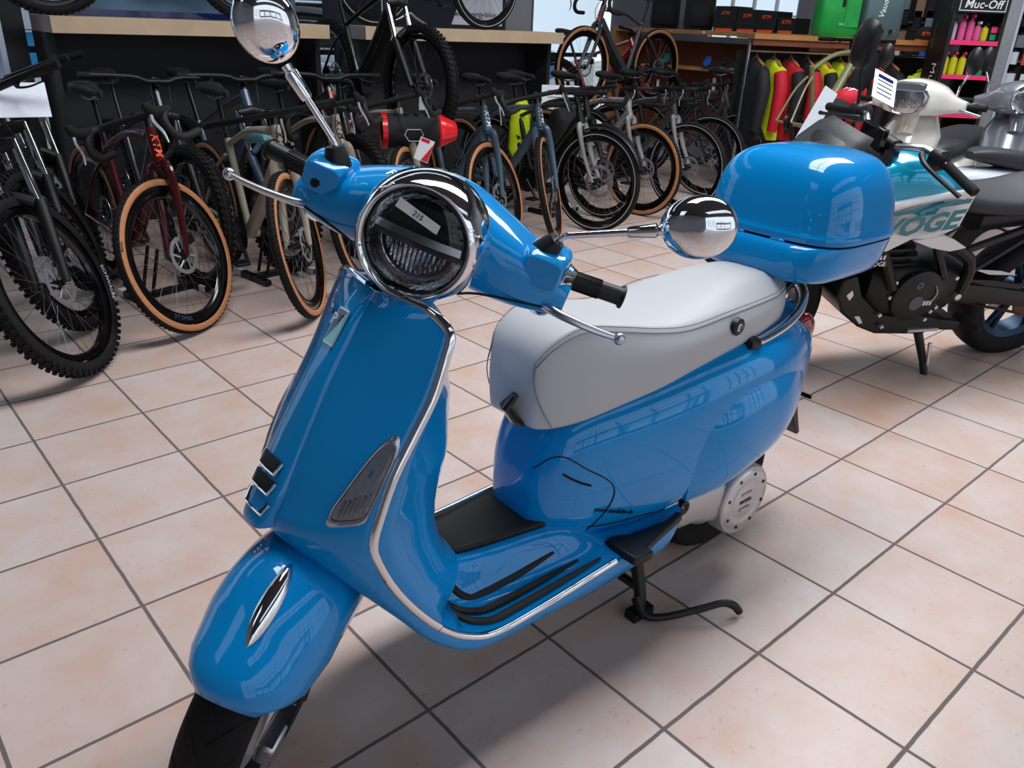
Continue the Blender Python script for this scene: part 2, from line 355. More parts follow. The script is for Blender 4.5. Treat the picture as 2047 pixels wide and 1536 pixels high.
# horn cover, badge, script, grilles
zs = [.940, .936, .93, .888, .822, .749, .675, .623, .59, .572]
rows = []
for z in cr([(z,) for z in zs], 30):
    z = z[0]; w = interp([(.57, .043), (.62, .046), (.75, .041), (.88, .033), (.95, .028), (.99, .024)], z)[0]; r = interp([(.57, .03), (.66, .021), (.9, .017), (.925, .012), (.94, .002)], z)[0]
    rows.append([(shx(w*t, z)+r*max(0, 1-abs(t)**7)-.002, w*t, z) for t in [-1+2*j/16 for j in range(17)]])
g = G().sheet(rows); g.sheet([rows[-1], [(x-.03, y, z-.004) for x, y, z in rows[-1]]]); HC = g.build('horn_cover', BLUE, SCO, 50)
def tie(y, z, o=.019): return V((shx(y, z)+o, y, z))
bw = .0155
T4 = [tie(-bw, .918), tie(bw, .918), tie(bw, .862), tie(-bw, .862)]
n4 = (T4[1]-T4[0]).cross(T4[3]-T4[0]).normalized(); n4 = n4 if n4.x > 0 else -n4
BD = G().prism([p-n4*.002 for p in T4], n4*.003).build('front_badge', SILVERT, SCO)
ins = [sum(T4, V())/4+(p-sum(T4, V())/4)*.9+n4*.0013 for p in T4]
G().add(ins[:2]+[ins[3]], [(0, 1, 2)]).build('badge_field', NAVY, BD); G().add([ins[1], ins[2], ins[3]], [(0, 1, 2)]).build('badge_field', MINT, BD)
cb = sum(T4, V())/4
text('badge_letter', 'P', .03, cb+n4*.0016+V((0, 0, .012))+(T4[0]-T4[1]).normalized()*.004, T4[1]-T4[0], T4[0]-T4[3], SILVERT, BD)
a, b = V((shx(-.075, .895)+.003, -.062, .902)), V((shx(-.145, .90)+.003, -.135, .888))
text('script_lettering', 'Vespa', .036, (a+b)/2+V((.004, 0, 0)), a-b, (-.3, 0, 1), SILVERT, SCO, shear=.4, ext=.0015, bold=.01)
for i, z in enumerate((.668, .636, .602)):
    w = .033+.003*i; q = []
    L = [tie(-w, z+.013, .022), tie(w, z+.013, .022), tie(w*.85, z-.006, .026), tie(-w*.85, z-.006, .026)]
    n_ = V((.85, 0, .5)); gr = G().prism([p-n_*.003 for p in L], n_*.004).build('horn_grille', GLOSSB, SCO)
    G().tube([L[0]+n_*.0, L[3]+n_*.001, (L[3]+L[2])/2+n_*.003, L[2]+n_*.001, L[1]+n_*.0], .0026, 8).build('grille_trim', CHROME, gr)
# front indicators
def shp(y, z, o): 
    e = .004; nx = V((1, -(shx(y+e, z)-shx(y-e, z))/(2*e), -(shx(y, z+e)-shx(y, z-e))/(2*e))).normalized()
    return V((shx(y, z), y, z))+nx*o
io = cr([(.172, .746), (.162, .741), (.154, .72), (.147, .692), (.138, .658), (.130, .628), (.130, .611), (.137, .605), (.155, .609), (.172, .617), (.177, .645), (.180, .685), (.179, .724)], 36, True)
def setind(sd):
    c = (.158, .67); f = lambda s, o: [shp(sd*(c[0]+(y-c[0])*s), c[1]+(z-c[1])*s, o) for y, z in io]
    IN = G().loft([f(1.08, -.002), f(1.08, .003), f(1.0, .006), f(.90, .005), f(.88, -.001)], True, (False, False)).build('front_indicator', SATIN, SCO)
    G().loft([f(.9, .002), f(.6, .0022), f(.01, .0022)], True, (False, True)).build('reflector', REFL, IN)
    G().loft([f(.93, .0052), f(.6, .0085), f(.01, .0095)], True, (False, True)).build('lens', GLASS, IN)
    g = G()
    for k in range(6): g.tube([shp(sd*(.139+.0055*k), .614+.003*k, .004), shp(sd*(.143+.0055*k), .645+.003*k, .004)], .0018, 6)
    g.build('lens_ribs', SATIN, IN)
setind(1); setind(-1)
# ---- steered assembly
CF = V((1.334, .012, .23))
rows = []
for k in range(34):
    f = rad(46.5+k/33*115.5); t = k/33
    w = interp([(0, .052), (.05, .083), (.12, .10), (.3, .112), (.7, .112), (1, .10)], t)[0]; dp = interp([(0, .03), (.05, .065), (.12, .095), (.3, .115), (.7, .125), (1, .10)], t)[0]
    Rr = interp([(0, .268), (.06, .281), (.2, .285), (.4, .312), (.7, .32), (1, .31)], t)[0]; row = []
    for j in range(21):
        a = -1+2*j/20; y = (w+(.006 if a > 0 else -.004))*sin(a*pi/2); r = Rr-dp*(1-cos(a*pi/2)**.85)
        row.append(st(CF+V((r*cos(f), y, r*sin(f)))))
    rows.append(row)
g = G().sheet(rows); FE = g.build('front_mudguard', BLUE, SCO, 60, solid=.003)
g = G(); ring = []
for k in range(15):
    f = rad(65+k/14*28); s = sin(pi*(k/14))**.6+.02; Rr = .284+.036*(k/14)**2
    ring.append([st(CF+V(((Rr+.017*s*max(0, cos(a)))*cos(f), .019*s*sin(a), (Rr+.017*s*max(0, cos(a)))*sin(f)))) for a in [2*pi*j/12 for j in range(12)]])
g.loft(ring).build('mudguard_crest', CHROME, FE)
def tyre(R, w, n=56, k=.42): # profile list for lathe about the axle: (t, r)
    h = k*R if k > 1 else k
    return cr([(-w*.36, R-h*.98), (-w*.5, R-h*.55), (-w*.46, R-h*.22), (-w*.27, R-h*.045), (0, R), (w*.27, R-h*.045), (w*.46, R-h*.22), (w*.5, R-h*.55), (w*.36, R-h*.98)], 22)
def scoot_wheel(c, R, w, f, nm):
    c = V(c); wd = (f(c+V((0, 1, 0)))-f(c)).normalized(); oc = f(c)
    W = G().lathe(tyre(R, w, k=.075), oc, wd, 64).build(nm, RUBBER, SCO)
    g = G(); x, y, d = frame(wd)
    for k in range(18):
        for sd in (1, -1):
            P = []
            for i in range(7):
                u = i/6; a = 2*pi*k/18+u*.30+(.17 if sd < 0 else 0); t = sd*w*.44*u; r = R-.075*(.2*(u**2.6))+.0003
                P.append(oc+d*t+(x*cos(a)+y*sin(a))*r)
            g.tube(P, .0028, 5)
    g.build('tread_groove', DARK, W)
    g = G().lathe([(-w*.33, R-.07), (-w*.36, R-.078), (-w*.28, R-.088), (-w*.05, R-.10), (w*.05, R-.10), (w*.28, R-.088), (w*.36, R-.078), (w*.33, R-.07)], oc, wd, 48)
    g.lathe([(-.05, 0), (-.05, .035), (.05, .035), (.05, 0)], oc, wd, 20)
    for k in range(5):
        a = 2*pi*k/5; e = x*cos(a)+y*sin(a); g.tube([oc+e*.02+d*.02, oc+e*(R-.09)+d*.03], [.02, .013], 8)
    g.build('wheel_rim', ALU, W); return W
scoot_wheel((1.334, .012, .229), .229, .112, st, 'front_wheel')
scoot_wheel((0, 0, .228), .228, .118, lambda p: V(p), 'rear_wheel')
g = G().tube([st(p) for p in cr([(1.28, .075, .42), (1.30, .08, .32), (1.33, .078, .23)], 8)], [.03, .026, .03], 10)
g.tube([st(p) for p in cr([(1.20, .07, .50), (1.22, .085, .40), (1.25, .08, .30), (1.24, .07, .24)], 10)], .028, 10); g.build('fork_link', BLACK, SCO)
g = G().box((0, 0, 0), (.10, .035, .055)).xf(lambda p: st(V((1.405, .085, .215))+p)); g.build('brake_caliper', SATIN, SCO, bevel=.006)
G().tube([st(p) for p in cr([(1.26, .085, .36), (1.36, .105, .30), (1.40, .10, .22), (1.40, .09, .16)], 12)], .005, 8).build('brake_hose', BLACK, SCO)
# headset
hs = []
for y, xc, xr, z0, z1 in cr([(s*y_, *q_) for s, y_, q_ in [(-1, .262, (.885, .046, .965, 1.018)), (-1, .24, (.89, .054, .962, 1.032)), (-1, .20, (.90, .066, .96, 1.054)), (-1, .15, (.905, .078, .958, 1.078)), (-1, .10, (.905, .082, .958, 1.098)), (-1, .05, (.902, .080, .958, 1.116)), (1, 0, (.90, .078, .957, 1.122)), (1, .05, (.902, .080, .958, 1.116)), (1, .10, (.905, .082, .958, 1.098)), (1, .15, (.905, .078, .958, 1.078)), (1, .20, (.90, .066, .96, 1.054)), (1, .24, (.89, .054, .962, 1.032)), (1, .262, (.885, .046, .965, 1.018))]], 44):
    hs.append([st(p) for p in sring(xc, y, (z0+z1)/2, xr, (z1-z0)/2, .72, 36, 'y')])
HS = G().loft(hs).build('handlebar_cover', BLUE, SCO, 60)
G().tube([st(p) for p in cr([(.935, -.262, .985), (1.0, -.13, .99), (1.035, -.09, .99)], 10)], .0022, 6).build('cover_seam', DARK, HS)
G().tube([st(p) for p in cr([(.935, .262, .985), (1.0, .13, .99), (1.035, .09, .99)], 10)], .0022, 6).build('cover_seam', DARK, HS)
for sd in (1, -1):   # raised pods that carry the mirrors
    rg = []
    for x, w, h in ((.87, .028, .012), (.878, .036, .026), (.90, .040, .031), (.94, .038, .031), (.962, .034, .027), (.966, .031, .024)):
        rg.append([st(V(p)+V((0, 0, -.02))) for p in sring(x, sd*.205, 1.072, w, h, .4, 28)])
    G().loft(rg).build('mirror_pod', BLUE, HS, 40)
G().lathe([(-.001, 0), (.0015, .006), (0, .0085)], st((.968, -.212, 1.045)), st((1.0, -.212, 1.06))-st((.968, -.212, 1.045)), 14).build('blank_hole', DARK, HS)
text('cover_script', 'Primavera', .026, st((.945, -.05, 1.105)), st((.985, .05, 1.137))-st((.985, -.05, 1.137)), st((.92, 0, 1.15))-st((1.0, 0, 1.13)), SILVERT, HS, shear=.4, ext=.0012)
# headlamp
hl = V((1.040, 0, 1.052)); ha = (V((1, 0, .18))).normalized()
def hp(t, r, a=0, u=None): return None
HO = st(hl); HD = (st(hl+ha)-HO).normalized()
HL = G().lathe(cr([(-.075, .112), (-.05, .113), (-.02, .110), (.004, .103), (.016, .096), (.018, .092), (.012, .087), (.004, .0865)], 26), HO, HD, 56).build('headlamp_bezel', CHROME, SCO)
G().lathe([(.004, .0865), (-.004, .0845), (-.012, .084)], HO, HD, 56).build('lamp_gasket', BLACK, HL)
G().lathe(cr([(-.012, .084), (-.035, .075), (-.05, .05), (-.055, 0.0)], 12), HO, HD, 40).build('lamp_bowl', BLACK, HL)
hx = (st(hl+V((0, 1, 0)))-HO).normalized(); hy = HD.cross(hx); hy = hy if hy.z > 0 else -hy
def hq(a, b, t): return HO+hx*a+hy*b+HD*t
G().lathe([(-.006, .083), (-.012, .078), (-.022, .070), (-.024, .066)], HO, HD, 48).build('lamp_ring', REFL, HL)
g = G(); g.sheet([[hq(-.074, .012, -.01), hq(-.04, .012, -.004), hq(0, .012, -.002), hq(.04, .012, -.004), hq(.074, .012, -.01)], [hq(-.076, 0, -.006), hq(-.04, 0, .002), hq(0, 0, .004), hq(.04, 0, .002), hq(.076, 0, -.006)], [hq(-.074, -.012, -.012), hq(-.04, -.012, -.006), hq(0, -.012, -.004), hq(.04, -.012, -.006), hq(.074, -.012, -.012)]]).build('lamp_light_bar', SATIN, HL)
g = G()
for k in range(13): 
    x = -.05+.1*k/12; h = -.013; b = -math.sqrt(max(0, .062**2-x*x)); g.tube([hq(x, h, -.018), hq(x*.97, b, -.03)], .0036, 6)
g.build('lamp_flutes', REFL, HL)
G().sheet([[hq(-.058, .052, -.03), hq(.058, .052, -.03)], [hq(-.066, .016, -.022), hq(.066, .016, -.022)]]).build('lamp_upper_reflector', GLOSSB, HL)
LN = G().lathe(cr([(.004, .086), (.011, .072), (.017, .045), (.020, .0)], 14), HO, HD, 48).build('headlamp_lens', GLASS, HL)
sq = [hq(-.042, .062, .0165), hq(.034, .044, .0205), hq(.032, .029, .0215), hq(-.046, .046, .0185)]
SK = G().prism(sq, HD*.0008).build('stock_sticker', WHITE, HL)
cs = sum([V(p) for p in sq], V())/4
text('sticker_number', '215', .0125, cs+HD*.0016, sq[1]-sq[0], sq[0]-sq[3], INK, SK, ext=.0002)
# controls
for sd in (1, -1):
    GR = G().lathe(cr([(0, .0185), (.008, .0165), (.02, .0168), (.095, .017), (.10, .0205), (.106, .0205), (.107, 0)], 40), st((.864, sd*.252, 1.016)), st((.85, sd*.36, 1.018))-st((.864, sd*.252, 1.016)), 24).build('grip', BLACK, SCO)
    g = G(); o = st((.862, sd*.262, 1.016)); d = (st((.85, sd*.36, 1.018))-o).normalized(); x, y, d = frame(d)
    for k in range(22):
        e = x*cos(2*pi*k/22)+y*sin(2*pi*k/22); g.tube([o+e*.0172, o+d*.05+e*.0174], .0011, 5)
    g.build('grip_ribs', RUBBER, GR)
    rg = [[st(p) for p in sring(xc, sd*y, zc, a, b, .7, 24, 'y')] for y, xc, zc, a, b in cr([(.205, .888, 1.0, .045, .052), (.222, .888, 1.0, .050, .055), (.24, .885, 1.0, .046, .05), (.252, .875, 1.006, .032, .036), (.262, .868, 1.012, .022, .024)], 12)]
    SW = G().loft(rg).build('switch_housing', CHROME, SCO)
    G().box((0, 0, 0), (.02, .022, .01)).xf(lambda p: st(V((.855, sd*.235, .965))+p)).build('switch_block', BLACK, SW)
    L = cr([(.925, sd*.215, .985), (.955, sd*.245, .99), (.962, sd*.29, .99), (.958, sd*.335, .988), (.952, sd*.372, .988)], 18)
    g = G().tube([st(p) for p in L], [.012, .0095, .0085, .0075, .006], 10, sq=.8); g.sph(st((.952, sd*.374, .988)), .0115, 12); g.build('brake_lever', SATIN, SCO)
    b0 = V((.925, sd*.196, 1.078)); G().tube([st(p) for p in (b0+V((0, 0, -.018)), b0+V((0, 0, -.004)), b0+V((0, sd*.006, .012)), b0+V((0, sd*.012, .024)))], [.027, .026, .02, .016], 16).build('mirror_boot', BLACK, SCO)
    stem = cr([b0+V((0, sd*.012, .02)), b0+V((0, sd*.022, .036)), b0+V((0, sd*.04, .046)), b0+V((0, sd*.11, .082)), b0+V((0, sd*.165, .110))], 24) if sd > 0 else cr([b0+V((0, -.004, .012)), b0+V((0, -.012, .03)), b0+V((0, -.03, .046)), b0+V((0, -.075, .084)), b0+V((0, -.115, .118))], 24)
    MR = G().tube([st(p) for p in stem], .0058, 12).build('mirror', CHROME, SCO)
    e = V(stem[-1]); dv = (V(stem[-1])-V(stem[-6])).normalized()
    G().tube([st(e-dv*.055), st(e-dv*.05), st(e-dv*.012), st(e-dv*.008), st(e-dv*.004), st(e+dv*.006)], [.0088, .0105, .0125, .0125, .0085, .0095], 16).build('mirror_collar', CHROME, MR)
    c = e+dv*(.060) if sd > 0 else e+dv*.062+V((0, 0, .012))
    ax = V((1, 0, .12)).normalized() if sd > 0 else V((.72, .69, .1)).normalized()
    ux = dv-ax*dv.dot(ax); ux.normalize(); uy = ax.cross(ux)
    A, B = .063, .053
    rg = [[st(c+ax*t+ux*A*r*cos(q)+uy*B*r*sin(q)) for q in [2*pi*j/36 for j in range(36)]] for t, r in cr([(-.012, .985), (-.008, 1.0), (0, .985), (.012, .9), (.024, .68), (.031, .38), (.033, .02)], 22)]
    G().loft(rg, True, (False, True)).build('mirror_shell', CHROME, MR, 70)
    G().loft([rg[0], [st(c-ax*.0105+ux*A*.9*cos(q)+uy*B*.9*sin(q)) for q in [2*pi*j/36 for j in range(36)]]], True, (False, True)).build('mirror_glass', CHROME, MR)
# steering column below the headset
G().tube([st(p) for p in ((1.0, 0, .88), (.985, 0, .93), (.965, 0, .985))], [.05, .05, .048], 20).build('column_cover', BLUE, SCO)
# engine, exhaust side and stand
g = G().loft([sring(x, .075, z, w, h, .6, 20) for x, z, w, h in ((.42, .25, .05, .04), (.36, .255, .062, .055), (.2, .245, .066, .058), (.1, .225, .07, .07), (.02, .21, .07, .085))]); EN = g.build('engine_case', ALU, SCO, 50)
HB = G().lathe([(0, .105), (.045, .105), (.052, .100), (.054, .085), (.054, .078)], (.015, .098, .208), (0, 1, 0), 40).build('transmission_cover', ALU, SCO)
G().lathe([(.056, 0), (.057, .05), (.0555, .056), (.057, .06), (.057, .086), (.053, .092)], (.015, .098, .208), (0, 1, 0), 40).build('cover_plate', SATIN, HB)
for k in range(8): a = 2*pi*k/8+.3; G().lathe([(0, 0), (0, .005), (-.006, .006)], (.015+.08*cos(a), .1565, .208+.08*sin(a)), (0, 1, 0), 10).build('cover_bolt', BLACK, HB)
for dz in (.024, -.024): G().box((.015, .156, .208+dz), (.045, .004, .008)).build('cover_slot', ALU, HB, bevel=.002)
text('cover_lettering', 'PIAGGIO', .013, (.015, .1558, .208), (-1, 0, 0), (0, 0, 1), INK, HB)
G().lathe([(.0, 0), (.01, .014), (.008, .02), (-.01, .021)], (.27, .135, .275), (0, 1, 0), 16).build('oil_plug', BLACK, EN)
g = G().box((.35, 0, .17), (.09, .20, .06)); g.tube(cr([(.36, -.1, .20), (.2, -.12, .17), (-.05, -.13, .2), (-.2, -.13, .24)], 12), [.02, .03, .05, .05], 12); g.build('exhaust', BLACK, SCO)
ST = G()
for sd in (1, -1): ST.tube(cr([(.37, sd*.07, .19), (.375, sd*.10, .12), (.385, sd*.13, .05), (.395, sd*.14, .0)], 10), [.018, .017, .016, .018], 10); ST.box((.395, sd*.142, .012), (.07, .035, .024))
ST.tube([(.39, -.12, .07), (.385, .12, .07)], .012, 8)
ST.tube(cr([(.40, .13, .05), (.405, .165, .022), (.37, .20, .02), (.29, .245, .035), (.235, .272, .045), (.205, .288, .035), (.19, .30, .014)], 26), [.013, .011, .0095, .0095, .009, .011, .010], 10); ST.build('centre_stand', BLACK, SCO)
# passenger foot pegs on the sills
for sd in (1, -1):
    PG = G().prism([(x, sd*y, .285) for x, y in ((.565, .150), (.535, .146), (.50, .165), (.385, .178), (.335, .165), (.33, .185), (.42, .205), (.505, .225), (.50, .245), (.53, .246), (.56, .24))], (0, 0, .022)).build('footpeg', BLACK, SCO, bevel=.006)
def tilemat():
    m = bpy.data.materials.new('terracotta tiles'); m.use_nodes = True; nt = m.node_tree; L = nt.links.new; N = nt.nodes.new
    b = nt.nodes['Principled BSDF']; tc = N('ShaderNodeTexCoord'); sp = N('ShaderNodeSeparateXYZ'); L(tc.outputs['Object'], sp.inputs[0])
    def mth(op, a, b_=None, c=None):
        n = N('ShaderNodeMath'); n.operation = op
        for i, x in enumerate((a, b_, c)):
            if x is None: continue
            if isinstance(x, (int, float)): n.inputs[i].default_value = x
            else: L(x, n.inputs[i])
        return n.outputs[0]
    wob = N('ShaderNodeTexNoise'); wob.inputs['Scale'].default_value = 16; wob.inputs['Detail'].default_value = 5; L(tc.outputs['Object'], wob.inputs['Vector'])
    wv = mth('MULTIPLY', mth('SUBTRACT', wob.outputs['Fac'], .5), .012)
    dist = []; cell = []
    for ax in ('X', 'Y'):
        q = mth('DIVIDE', sp.outputs[ax], S); qq = mth('ADD', q, wv)
        fr = mth('FRACT', mth('ADD', qq, .5)); dist.append(mth('ABSOLUTE', mth('SUBTRACT', fr, .5))); cell.append(mth('FLOOR', qq))
    dmin = mth('MINIMUM', dist[0], dist[1])
    cb = N('ShaderNodeCombineXYZ'); L(cell[0], cb.inputs[0]); L(cell[1], cb.inputs[1])
    wn = N('ShaderNodeTexWhiteNoise'); L(cb.outputs[0], wn.inputs['Vector'])
    tone = N('ShaderNodeValToRGB'); tone.color_ramp.interpolation = 'LINEAR'
    def lin(c): return (*[((x/255+.055)/1.055)**2.4 for x in c], 1)
    els = tone.color_ramp.elements; els[0].color = lin((206, 193, 190)); els[1].color = lin((190, 156, 138))
    for p, c in ((.25, (201, 176, 164)), (.45, (204, 186, 180)), (.65, (197, 170, 156)), (.85, (205, 190, 182))): e = els.new(p); e.color = lin(c)
    L(wn.outputs['Value'], tone.inputs['Fac'])
    av = N('ShaderNodeVectorMath'); av.operation = 'ADD'; L(tc.outputs['Object'], av.inputs[0]); wsc = N('ShaderNodeVectorMath'); wsc.operation = 'SCALE'; L(wn.outputs['Color'], wsc.inputs[0]); wsc.inputs['Scale'].default_value = 20; L(wsc.outputs[0], av.inputs[1])
    cl = N('ShaderNodeTexNoise'); cl.inputs['Scale'].default_value = 4.5; cl.inputs['Detail'].default_value = 8; cl.inputs['Roughness'].default_value = .65; L(av.outputs[0], cl.inputs['Vector'])
    c2 = N('ShaderNodeValToRGB'); e2 = c2.color_ramp.elements; e2[0].position = .3; e2[0].color = lin((200, 150, 120)); e2[1].position = .72; e2[1].color = lin((212, 204, 204)); e = e2.new(.5); e.color = lin((203, 180, 172))
    L(cl.outputs['Fac'], c2.inputs['Fac'])
    mx = N('ShaderNodeMixRGB'); mx.inputs['Fac'].default_value = .5; L(tone.outputs['Color'], mx.inputs[1]); L(c2.outputs['Color'], mx.inputs[2])
    fs = N('ShaderNodeTexNoise'); fs.inputs['Scale'].default_value = 60; fs.inputs['Detail'].default_value = 6; L(av.outputs[0], fs.inputs['Vector'])
    fr_ = N('ShaderNodeValToRGB'); fr_.color_ramp.elements[0].position = .26; fr_.color_ramp.elements[0].color = (.55, .5, .47, 1); fr_.color_ramp.elements[1].position = .36; fr_.color_ramp.elements[1].color = (1, 1, 1, 1); L(fs.outputs['Fac'], fr_.inputs['Fac'])
    ml = N('ShaderNodeMixRGB'); ml.blend_type = 'MULTIPLY'; ml.inputs['Fac'].default_value = .5; L(mx.outputs[0], ml.inputs[1]); L(fr_.outputs['Color'], ml.inputs[2])
    gm = N('ShaderNodeMapRange'); gm.inputs['From Min'].default_value = .0095; gm.inputs['From Max'].default_value = .014; L(dmin, gm.inputs['Value'])
    fin = N('ShaderNodeMixRGB'); fin.inputs[1].default_value = lin((104, 94, 92)); L(gm.outputs[0], fin.inputs['Fac']); L(ml.outputs[0], fin.inputs[2])
    L(fin.outputs[0], b.inputs['Base Color'])
    ro = N('ShaderNodeMapRange'); ro.inputs['To Min'].default_value = .8; ro.inputs['To Max'].default_value = .36; L(gm.outputs[0], ro.inputs['Value']); L(ro.outputs[0], b.inputs['Roughness'])
    bp = N('ShaderNodeBump'); bp.inputs['Distance'].default_value = .003; bp.inputs['Strength'].default_value = .5
    hh = mth('ADD', gm.outputs[0], mth('MULTIPLY', cl.outputs['Fac'], .25)); L(hh, bp.inputs['Height']); L(bp.outputs['Normal'], b.inputs['Normal'])
    return m
TILE = tilemat()
fl = G().box((3.5, 0, -.05), (22, 22, .1)).build('floor', TILE, None, flat=True); tag(fl, kind='structure')
def at(u, v, d):
    """point of the room seen at photo pixel (u, v), d metres along the view axis"""
    q = V(((u-1023.5)/FX, (v-768)/FX, 1))*d
    return CW+V(R0[0])*q.x+V(R0[1])*q.y+V(R0[2])*q.z
WALLM = mat('wall paint', (118, 120, 126), .8, noise=.05, nscale=3)
DWALL = mat('dark cladding', (34, 34, 38), .6, noise=.1, nscale=6)
FRM = mat('anthracite frame', (38, 40, 46), .45, noise=.05)
CEIL = mat('ceiling boards', (66, 66, 70), .8, noise=.06, nscale=4)
PANE = bpy.data.materials.new('window glass'); PANE.use_nodes = True
_n = PANE.node_tree; _n.nodes.remove(_n.nodes['Principled BSDF']); _t = _n.nodes.new('ShaderNodeBsdfTransparent'); _t.inputs['Color'].default_value = (.86, .9, .92, 1); _g = _n.nodes.new('ShaderNodeBsdfGlossy'); _g.inputs['Roughness'].default_value = .02; _x = _n.nodes.new('ShaderNodeMixShader'); _f = _n.nodes.new('ShaderNodeFresnel'); _f.inputs['IOR'].default_value = 1.3
_n.links.new(_f.outputs[0], _x.inputs[0]); _n.links.new(_t.outputs[0], _x.inputs[1]); _n.links.new(_g.outputs[0], _x.inputs[2]); _n.links.new(_x.outputs[0], _n.nodes['Material Output'].inputs[0])
def structure(g, name, m, parent=None, **kw): return tag(g.build(name, m, parent, **kw), kind='structure')
X0, X1, Y0, Y1, H = -4.0, 8.5, -7.6, 4.9, 4.2
# floor already laid; glazed back wall with posts
wb = empty('wall_back', (0, Y1, 0)); tag(wb, kind='structure')
WX = [(-4.0, -2.2), (-2.0, .05), (.2, 2.0), (2.15, 4.35), (4.5, 6.4), (6.55, 8.3)]
g = G().box((2.25, Y1+.06, 3.65), (12.5, .12, 1.1)).box((2.25, Y1+.06, .06), (12.5, .12, .12))
e = [-4.05]+[x for w_ in WX for x in w_]+[8.5]
for i in range(0, len(e), 2):
    if e[i+1]-e[i] > .02: g.box(((e[i]+e[i+1])/2, Y1+.06, 1.6), (e[i+1]-e[i], .12, 3.1))
structure(g, 'wall_back_frame', FRM, wb, flat=True)
for i, (a, b) in enumerate(WX):
    w_ = empty('window_%d' % (i+1), ((a+b)/2, Y1+.06, 1.6)); tag(w_, kind='structure')
    G().box((0, 0, 0), (b-a, .01, 2.98)).build('window_pane', PANE, w_, flat=True)
    g = G()
    for z in (-.0, 1.0): g.box((0, -.01, z-.6), (b-a, .05, .05))
    g.build('glazing_bar', FRM, w_, flat=True)
# right wall with one window, front wall with tall windows, left wall
structure(G().box((X1+.06, -1.35-1.4, H/2), (.12, 9.7, H)).box((X1+.06, 4.1, H/2), (.12, 1.6, H)).box((X1+.06, 2.7, .65), (.12, 1.2, 1.3)).box((X1+.06, 2.7, 3.4), (.12, 1.2, 1.6)), 'wall_right', WALLM, flat=True)
w_ = empty('window_7', (X1+.06, 2.7, 1.95)); tag(w_, kind='structure'); G().box((0, 0, 0), (.01, 1.2, 1.3)).build('window_pane', PANE, w_, flat=True)
g = G()
for y in (-.59, -.3, 0, .3, .59): g.box((-.02, y, 0), (.04, .03, 1.3))
for z in (-.4, -.1, .2, .5): g.box((-.02, 0, z), (.03, 1.2, .02))
g.build('glazing_bar', WHITE, w_, flat=True)
structure(G().box((X0-.06, -1.35, H/2), (.12, 12.6, H)), 'wall_left', WALLM, flat=True)
wf = empty('wall_front', (0, Y0, 0)); tag(wf, kind='structure')
g = G().box((2.25, Y0-.06, .35), (12.6, .12, .7)).box((2.25, Y0-.06, 3.7), (12.6, .12, 1.0))
for x in (-3.9, -1.1, 1.7, 4.5, 7.3, 8.4): g.box((x, Y0-.06, 2), (.35, .12, 3))
structure(g, 'wall_front_frame', FRM, wf, flat=True)
for i, x in enumerate((-2.5, .3, 3.1, 5.9)):
    w_ = empty('window_%d' % (i+8), (x, Y0, 1.95)); tag(w_, kind='structure')
    g = G()
    for k in (-.83, -.28, .28, .83): g.box((k, 0, 0), (.05, .06, 2.5))
    for z in (-.6, 0, .6): g.box((0, 0, z), (2.45, .06, .05))
    g.build('glazing_bar', FRM, w_, flat=True)
# ceiling with long rooflights
SKY = [(3.5, -1.45, 6.6, 1.3), (2.2, 1.9, 7.6, .8), (2.2, -5.4, 7.6, 1.0)]
g = G(); ys = [Y0]+[v for x, y, a, b in sorted(SKY, key=lambda s: s[1]) for v in (y-b/2, y+b/2)]+[Y1+.12]
for i in range(0, len(ys), 2): g.box((2.25, (ys[i]+ys[i+1])/2, H+.06), (12.6, ys[i+1]-ys[i], .12))
for x, y, a, b in SKY:
    g.box((x-a/2-1.2, y, H+.06), (2.4, b, .12)); g.box((x+a/2+1.2, y, H+.06), (2.4, b, .12))
structure(g, 'ceiling', CEIL, flat=True)
for i, (x, y, a, b) in enumerate(SKY):
    g = G(); k = int(a/.55)
    for j in range(k+1): g.box((x-a/2+a*j/k, y, H+.03), (.035, b, .05))
    g.box((x, y, H+.03), (a, .04, .05)); structure(g, 'trim_%d' % (i+1), FRM, flat=True)
# ---------------------------------------------------------------- outside
ASPH = mat('outdoor paving', (176, 172, 168), .9, noise=.08, nscale=2)
tag(G().box((3, 14, -.12), (60, 18.2, .1)).build('ground', ASPH, flat=True), kind='structure')
STONE = mat('rubble stone', (188, 176, 162), .9, noise=.2, nscale=3, bump=.5)
sw = empty('stone_wall', (10.4, 12, 0), 0, 'pale stone wall of a building outside the right-hand window', 'wall'); G().box((0, 0, 2), (4.4, .4, 4)).build('masonry', STONE, sw, flat=True)
for k in range(26): 
    if k < 3: G().box((-1.8+k*1.3, -.21, 1.8), (.5, .03, .6)).build('dark_opening', DWALL, sw, flat=True)
CARW = mat('white car paint', (235, 236, 238), .2, coat=1, noise=.02); CYAN = mat('cyan cladding', (60, 160, 215), .5, noise=.05, nscale=3); BLUC = mat('blue car paint', (70, 130, 190), .25, coat=1, noise=.03)
